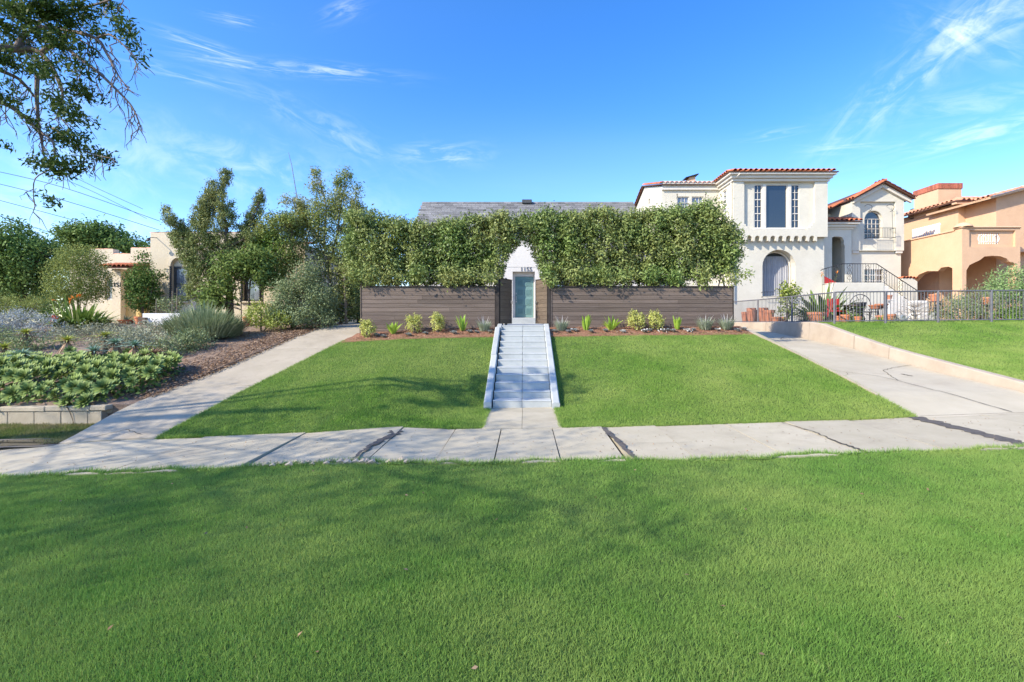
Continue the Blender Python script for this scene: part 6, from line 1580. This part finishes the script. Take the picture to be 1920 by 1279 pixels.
# juniper with plumes
def juniper():
    Y = 16.0; t = thing('juniper_tree', 'twisted dark juniper tree with pointed plumes before cream house', 'tree', (PX(432,Y),Y,gz(Y)))
    bl = []
    def plume(path, r0, r1, w=1.0):
        p = [P(a, b, Y + random.uniform(-.3,.3)) for a, b in path]; q = curve_pts(p, 5)
        for i, c in enumerate(q):
            f = i/(len(q)-1); r = (r0+(r1-r0)*f)*Y/F; bl.append((c.x, c.y, c.z, r, r*.9, r*1.2, r*w))
    plume([(405,440),(392,400),(400,365),(418,340),(425,322)], 30, 5)
    plume([(380,450),(372,415),(385,385),(398,360)], 24, 9)
    plume([(430,450),(425,410),(420,375)], 28, 12)
    plume([(455,450),(465,425),(475,405),(485,385),(489,362)], 17, 5)
    plume([(350,455),(335,430),(318,412),(312,392)], 18, 6)
    plume([(400,470),(370,455),(345,440)], 28, 14)
    plume([(365,480),(340,465),(325,440)], 16, 8)
    plume([(430,480),(450,460),(470,440)], 22, 12)
    plume([(405,500),(375,520),(362,550)], 26, 16)
    plume([(410,520),(395,555),(385,575)], 22, 14)
    plume([(385,495),(365,500),(350,475)], 22, 12)
    cl, cd = clumps(bl, 1150, 3.2)
    foliage('crown', cl, cd*.5+np.array([.1,0,.7]), 40, .062, .075, .026, LM['juniper'], t, droop=-.2, out=.9)
    b = (PX(432,Y),Y,gz(Y)-.1)
    polys = [[b, P(430,540,Y), P(424,470,Y), P(425,430,Y), P(415,380,Y)], [P(426,490,Y), P(405,460,Y), P(375,430,Y)], [P(425,465,Y), P(455,450,Y), P(472,415,Y), P(486,378,Y)], [P(428,520,Y), P(400,510,Y), P(370,525,Y)], [P(424,480,Y), P(380,470,Y), P(340,440,Y), P(316,405,Y)], [P(430,545,Y), P(410,550,Y), P(390,570,Y)]]
    trunkmesh('trunk', polys, [(.13,.03),(.05,.015),(.05,.015),(.045,.015),(.05,.012),(.04,.012)], M['darkbark'], t, cl[::5], .007)
juniper()
def airy(name, label, Y, base, blobs, polys, rads, n, per, sig, ln, wd, lm, bark, surf=3, tw=4):
    t = thing(name, label, 'tree', base); cl, cd = clumps(blobs, n, surf, keep=lambda c: c[:,2] > base[2])
    foliage('crown', cl, cd, per, sig, ln, wd, LM[lm], t, droop=.25, out=.5, keep=lambda c: c[:,2] > base[2]-.02)
    trunkmesh('trunk', polys, rads, M[bark], t, cl[::tw], .006); return t
Y = 17.0
airy('tall_tree', 'tall airy olive brown tree left of the hedge', Y, (PX(615,Y),Y,1.62),
     [blob(640,365,Y,22,26,.5,.7), blob(600,360,Y,10,22,.3,.3), blob(660,382,Y,18,20,.5,.6), blob(615,400,Y,38,34,.7,2.4), blob(655,430,Y,30,40,.8,2), blob(600,450,Y,36,40,.8,2.2), blob(640,490,Y,36,42,.8,2), blob(648,550,Y,26,48,.7,1.8), blob(565,385,Y,14,14,.3,.5), blob(540,375,Y,8,16,.3,.2), blob(650,328,Y,8,14,.2,.25), blob(592,325,Y,5,12,.2,.15), blob(560,430,Y,22,28,.5,1), blob(592,525,Y,30,44,.6,1.6), blob(575,405,Y,20,22,.5,.8), blob(545,412,Y,14,16,.4,.4), blob(592,345,Y,7,26,.2,.3), blob(636,338,Y,7,22,.2,.25), blob(668,352,Y,8,16,.2,.2), blob(560,378,Y,7,14,.2,.15), blob(668,410,Y,16,34,.5,.9), blob(662,480,Y,18,44,.5,1.1), blob(615,575,Y-.3,28,26,.5,.9)],
     [[(PX(620,Y),Y,1.5),P(618,520,Y),P(608,450,Y),P(612,390,Y),P(600,335,Y)], [P(616,500,Y),P(632,440,Y),P(640,380,Y),P(652,325,Y)], [P(612,470,Y),P(580,420,Y),P(560,385,Y),P(538,368,Y)], [P(632,440,Y),P(655,400,Y),P(670,360,Y)], [(PX(655,Y),Y-.3,1.5),(PX(652,Y),Y-.3,3.2),P(645,450,Y)], [(PX(598,Y),Y,1.5),P(596,540,Y),P(585,470,Y)]],
     [(.07,.012),(.05,.010),(.04,.008),(.03,.008),(.05,.02),(.04,.015)], 1150, 24, .095, .085, .036, 'tall', 'paleb', 2.2, 2)
Y = 16.4
airy('mid_tree', 'bright green tree with reddish tips beside the juniper', Y, (PX(540,Y),Y,1.6),
     [blob(515,430,Y,32,28,.7,2), blob(545,420,Y,20,20,.5,1), blob(495,470,Y,24,30,.6,1.6), blob(535,470,Y,34,36,.8,2), blob(520,515,Y,34,28,.7,1.2), blob(485,455,Y,14,22,.4,.6)],
     [[(PX(540,Y),Y,1.5),P(538,540,Y),P(525,480,Y),P(512,430,Y)], [P(535,510,Y),P(545,460,Y),P(548,420,Y)], [P(530,500,Y),P(505,480,Y),P(492,455,Y)]], [(.07,.015),(.04,.01),(.04,.01)], 640, 26, .10, .08, .036, 'mid', 'bark', 3.5, 3)
Y = 15.4
airy('small_tree', 'small broad leaved tree with thin dark trunk by the cream wall', Y, (PX(465,Y),Y,gz(Y)),
     [blob(440,500,Y,38,26,.6,1.5), blob(480,490,Y,32,28,.6,1.4), blob(415,550,Y,34,26,.5,1), blob(500,520,Y,24,22,.5,.8), blob(392,560,Y,20,22,.4,.7)],
     [[(PX(466,Y),Y,gz(Y)-.1),P(467,555,Y),P(470,520,Y),P(485,490,Y)], [P(467,550,Y),P(455,510,Y),P(440,495,Y)], [(PX(453,Y),Y,gz(Y)-.1),P(452,560,Y),P(445,520,Y)], [P(455,540,Y),P(430,545,Y),P(412,555,Y)]], [(.035,.012),(.025,.008),(.018,.008),(.02,.006)], 330, 18, .11, .12, .06, 'broad', 'darkbark', 3, 3)
bush('grey_shrub', 'large grey green shrub beside the upper left driveway', 'shrub', (PX(550,14.8),14.8,1.45), [blob(540,548,14.7,26,24,.6), blob(577,528,14.9,18,34,.5), blob(603,565,14.9,24,34,.6), blob(525,585,14.5,28,20,.5), blob(565,592,14.5,34,16,.6), blob(612,602,14.6,18,12,.4), blob(556,505,15,10,14,.3), blob(590,500,15,8,16,.3)], 560, 26, .11, .07, .032, 'grey', 10, surf=2.6)
bush('yellow_shrub', 'low yellow green shrub next to the tilted clay pot', 'shrub', (PX(490,14.2),14.2,1.35), [blob(490,590,14.2,26,22,.4), blob(520,600,14.0,20,14,.35)], 200, 16, .07, .055, .028, 'yellowg', 5, surf=4.5)
bush('driveway_shrub', 'tangled brown green shrub at the top of left driveway', 'shrub', (PX(640,17.5),17.5,1.65), [blob(640,570,17.5,36,34,.6), blob(660,540,17.8,22,50,.5), blob(610,590,16.6,22,18,.5)], 520, 20, .11, .08, .034, 'tall', 10, 'paleb', surf=3)
bush('back_shrub', 'dark shrub mass in the shade behind left fence end', 'shrub', (PX(672,18.8),18.8,1.65), [blob(668,560,18.8,30,46,.6), blob(690,500,19,30,60,.6)], 380, 22, .12, .09, .04, 'tall', 6, 'bark', surf=3.5)
# trees at far left and beyond the cream house
def bigtree(name, label, base, blobs, n, per, lm, ln, wd, sig=.16):
    t = thing(name, label, 'tree', base); cl, cd = clumps(blobs, n, 4)
    foliage('crown', cl, cd, per, sig, ln, wd, LM[lm], t, droop=.25, out=.5)
    polys = [[base, (base[0]+.1,base[1],base[2]+1.6), blobs[0][:3]]] + [[(base[0]+.1,base[1],base[2]+1.5), ((base[0]+b[0])/2,(base[1]+b[1])/2,(base[2]+1.5+b[2])/2+.2), b[:3]] for b in blobs[1:]]
    trunkmesh('trunk', polys, [(.16,.06)]+[(.07,.02)]*(len(blobs)-1), M['darkbark'], t, cl[::8], .012)
Y = 21.0; bigtree('dark_tree', 'large dark leafy tree at the left frame edge', (PX(40,Y),Y,1.5), [blob(40,480,Y,52,44,1.4), blob(10,450,Y,40,36,1.3), blob(75,500,Y,36,48,1.2), blob(30,530,Y,50,40,1.2), blob(-40,480,Y,55,60,1.4), blob(95,480,Y,22,24,.8), blob(20,425,Y,16,14,.6)], 1200, 15, 'dark', .14, .07)
Y = 33.0; bigtree('background_tree', 'green tree rising behind the cream house parapet', (PX(190,Y),Y,1.5), [blob(175,450,Y,42,24,2), blob(150,445,Y,30,18,1.5), blob(205,445,Y,28,20,1.5), blob(245,462,Y,32,14,1.5), blob(120,470,Y,30,16,1.4), blob(190,428,Y,18,8,1)], 620, 15, 'dark', .24, .11, .25)
Y = 30.0; bigtree('background_tree', 'low dark trees closing the view behind left shrubs', (PX(40,Y),Y,1.5), [blob(20,560,Y,60,30,2), blob(100,560,Y,50,30,2), blob(-60,540,Y,70,50,2)], 400, 14, 'dark', .24, .11, .25)
# mast and wires
Y = 22; o = MB().tube([P(567,420,Y), P(556,365,Y), P(547,310,Y), P(541,286,Y)], [.025,.022,.015,.008], 6).build('antenna_mast', M['iron'], origin=P(567,420,Y)); tag(o, 'thin leaning antenna mast rising behind the left trees', 'mast')
WL = [((-30,316),(120,352),(300,415),'upper long power line crossing behind the hanging branch'), ((-30,338),(120,376),(300,432),'middle power line crossing above the left trees'), ((-30,368),(120,408),(290,455),'lower power line just above the left trees'), ((-30,396),(60,425),(120,445),'lowest power line dipping into the left trees'), ((100,312),(180,352),(268,392),'thin upper wire right of the hanging branch'), ((110,332),(180,362),(275,410),'thin second wire right of the hanging branch')]
for i, (a, b, c, lab) in enumerate(WL):
    q = curve_pts([P(*a,38), P(*b,40), P(*c,44)], 6)
    o = MB().tube(q, .022 if i < 4 else .016, 5).build('power_line', M['frame_dark'], origin=q[0]); tag(o, lab, 'wire', 'overhead power lines')
# leaf litter
n = 5200; Y = RNG.uniform(8.9,15.5,n); X = xl1(Y) - np.abs(RNG.normal(size=n))*.7 + .12
tag(leaves('leaf_litter', np.stack([X,Y,np.where(X<xl1(Y), z_gd(X,Y)+.03, z_dl(X,Y)+.018)+.012],axis=1), np.stack([RNG.normal(size=n),RNG.normal(size=n),RNG.normal(size=n)*.25],axis=1), .06, .028, LM['litter'], up=np.array([0,0,1.0])), 'dry fallen leaves along the left driveway edge', 'leaves', kind='stuff')
n = 420; X = RNG.uniform(-7,7,n); Y = RNG.uniform(5.65,7.3,n)
tag(leaves('leaf_litter', np.stack([X,Y,zs(X)+.018],axis=1), np.stack([RNG.normal(size=n),RNG.normal(size=n),RNG.normal(size=n)*.15],axis=1), .028, .014, LM['litter'], up=np.array([0,0,1.0])), 'few scattered dry leaves on the sidewalk', 'leaves', kind='stuff')

n = 36; Y = RNG.uniform(2.2,5.5,n); X = RNG.uniform(-1,1,n)*1.05*Y
tag(leaves('leaf_litter', np.stack([X,Y,edge(X,Y)+.03],axis=1), np.stack([RNG.normal(size=n),RNG.normal(size=n),RNG.normal(size=n)*.3],axis=1), .034, .017, LM['litter'], up=np.array([0,0,1.0])), 'few dry leaves lying in the foreground grass', 'leaves', kind='stuff')
# ------------------------------------------------------------------ street trees (one hangs into the picture at top left)
def street_tree():
    t = thing('street_tree', 'street tree whose drooping branches hang in at upper left', 'tree', (-14.5, 5.2, -.5))
    Yt = 6.4
    def L(pts, dy=0): return curve_pts([P(a, b, Yt + dy + .25*math.sin(a*.02)) for a, b in pts], 4)
    limbs = [(L([(-160,150),(-60,98),(0,90),(35,93),(60,92),(85,108),(105,140),(117,172)]), .075, .02),
             (L([(32,92),(45,66),(75,52),(130,58),(180,72),(200,100),(222,142),(236,160)]), .05, .007),
             (L([(80,98),(95,86),(120,88),(150,110),(180,132),(205,155),(228,178),(246,198),(258,222),(266,245)]), .04, .006),
             (L([(-120,170),(-20,188),(20,200),(60,232),(75,250),(82,292)]), .05, .012),
             (L([(70,140),(69,180),(71,215),(75,245),(100,268),(98,312),(66,335),(63,372)]), .032, .005),
             (L([(-100,-60),(0,0),(30,30),(70,42),(130,22),(200,2),(240,-20)]), .05, .008),
             (L([(-60,110),(10,136),(40,152),(65,182)]), .035, .015),
             (L([(100,240),(140,272),(170,288),(214,298)]), .018, .004),
             (L([(110,150),(118,180),(112,215),(130,240)]), .02, .006),
             (L([(180,72),(205,65),(232,85),(250,105),(272,112)]), .018, .004),
             (L([(60,42),(110,60),(150,75),(175,90)]), .02, .006)]
    mb = MB(); mb.tube(curve_pts([(-14.5,5.2,-.6),(-14.4,5.1,1.5),(-14.2,4.9,3.2),(-13.8,4.5,4.6),(-13.2,3.6,6.5),(-13,2.6,8.0)]), [.22-.008*i for i in range(21)], 10)
    st0 = Vector((-14.0,4.7,3.9))
    for q, a, b in limbs:
        k = len(q); mb.tube(q, [a+(b-a)*(i/(k-1))**.7 for i in range(k)], 6)
    for q in (limbs[0][0], limbs[3][0], limbs[5][0]):
        mb.tube(curve_pts([st0, st0.lerp(q[0],.5)+Vector((0,0,.3)), q[0]]), .03, 7)
    # bare hanging twigs
    tips = []
    for q, a, b in limbs:
        for i in range(4, len(q)):
            if random.random() < .55:
                p = q[i]; d = Vector((random.uniform(-.3,.5), random.uniform(-.4,.4), -1)); ln = random.uniform(.15,.55)
                p1 = p + d*ln*.45 + Vector((random.uniform(-.08,.12),0,.03)); p2 = p + d*ln + Vector((random.uniform(-.1,.1),0,0))
                j3 = lambda k: Vector((random.uniform(-k,k), random.uniform(-k,k), random.uniform(-k*.4,k*.4)))
                mb.tube([p, p.lerp(p1,.5)+j3(.03), p1, p1.lerp(p2,.35)+j3(.035), p1.lerp(p2,.7)+j3(.035), p2], [.008,.007,.006,.005,.004,.0025], 4, cap=False); tips.append(p2)
                for s in range(2):
                    p3 = p1 + Vector((random.uniform(-.14,.18), random.uniform(-.1,.1), -random.uniform(.04,.2))); mb.tube([p1, p1.lerp(p3,.5)+j3(.035), p3], [.005,.004,.0025], 4, cap=False)
    # crown limbs out of the picture
    crown = [(-12.6,1.8,7.2,2.4,1.8,1.1), (-10.4,1.0,7.4,2.0,1.6,1.0), (-12.0,-1.0,7.6,2.6,1.6,.9), (-14.4,-1.2,7.4,2.2,1.6,.9), (-14.6,3.4,6.6,1.8,1.6,1.1), (-9.0,-1.4,7.8,1.6,1.2,.8)]
    for c in crown:
        mb.tube(curve_pts([(-13.8,4.5,4.6), ((c[0]-13.8)/2,(c[1]+4.5)/2,(c[2]+4.6)/2+.3), c[:3]]), .022, 6)
    mb.build('trunk', M['bark'], t, smooth=True, recalc=False)
    cl, cd = clumps(crown, 260, 3)
    foliage('crown', cl, cd, 34, .40, .115, .05, LM['street'], t, droop=.4, out=.4)
    V = [(40,30,22),(15,50,20),(62,62,18),(110,28,24),(150,18,22),(200,4,14),(80,15,26),(20,10,26),(228,45,16),(245,72,12),(256,90,9),(272,115,7),(110,62,18),(100,75,16),(70,120,20),(50,128,16),(15,160,14),(120,112,16),(150,128,16),(168,178,17),(145,170,15),(132,212,18),(112,190,16),(150,225,14),(110,255,18),(135,262,18),(150,300,14),(120,312,20),(80,308,16),(65,302,10),(178,288,12),(205,298,9),(5,272,9),(82,370,8),(102,380,6),(10,182,14),(160,258,7),(180,60,14),(150,85,12),(40,85,18),(5,110,20),(90,140,16),(30,215,10)]
    bl = [blob(a, b, Yt + random.uniform(-.5,.5), r, r*.72, .22, r*r) for a, b, r in V]
    cl, cd = clumps(bl, 640, 2.4)
    foliage('leaf_clusters', cl, cd, 13, .05, .07, .024, LM['street'], t, droop=.1, out=.6)
street_tree()
for o in bpy.data.objects:
    if '_w' in o.keys(): del o['_w']
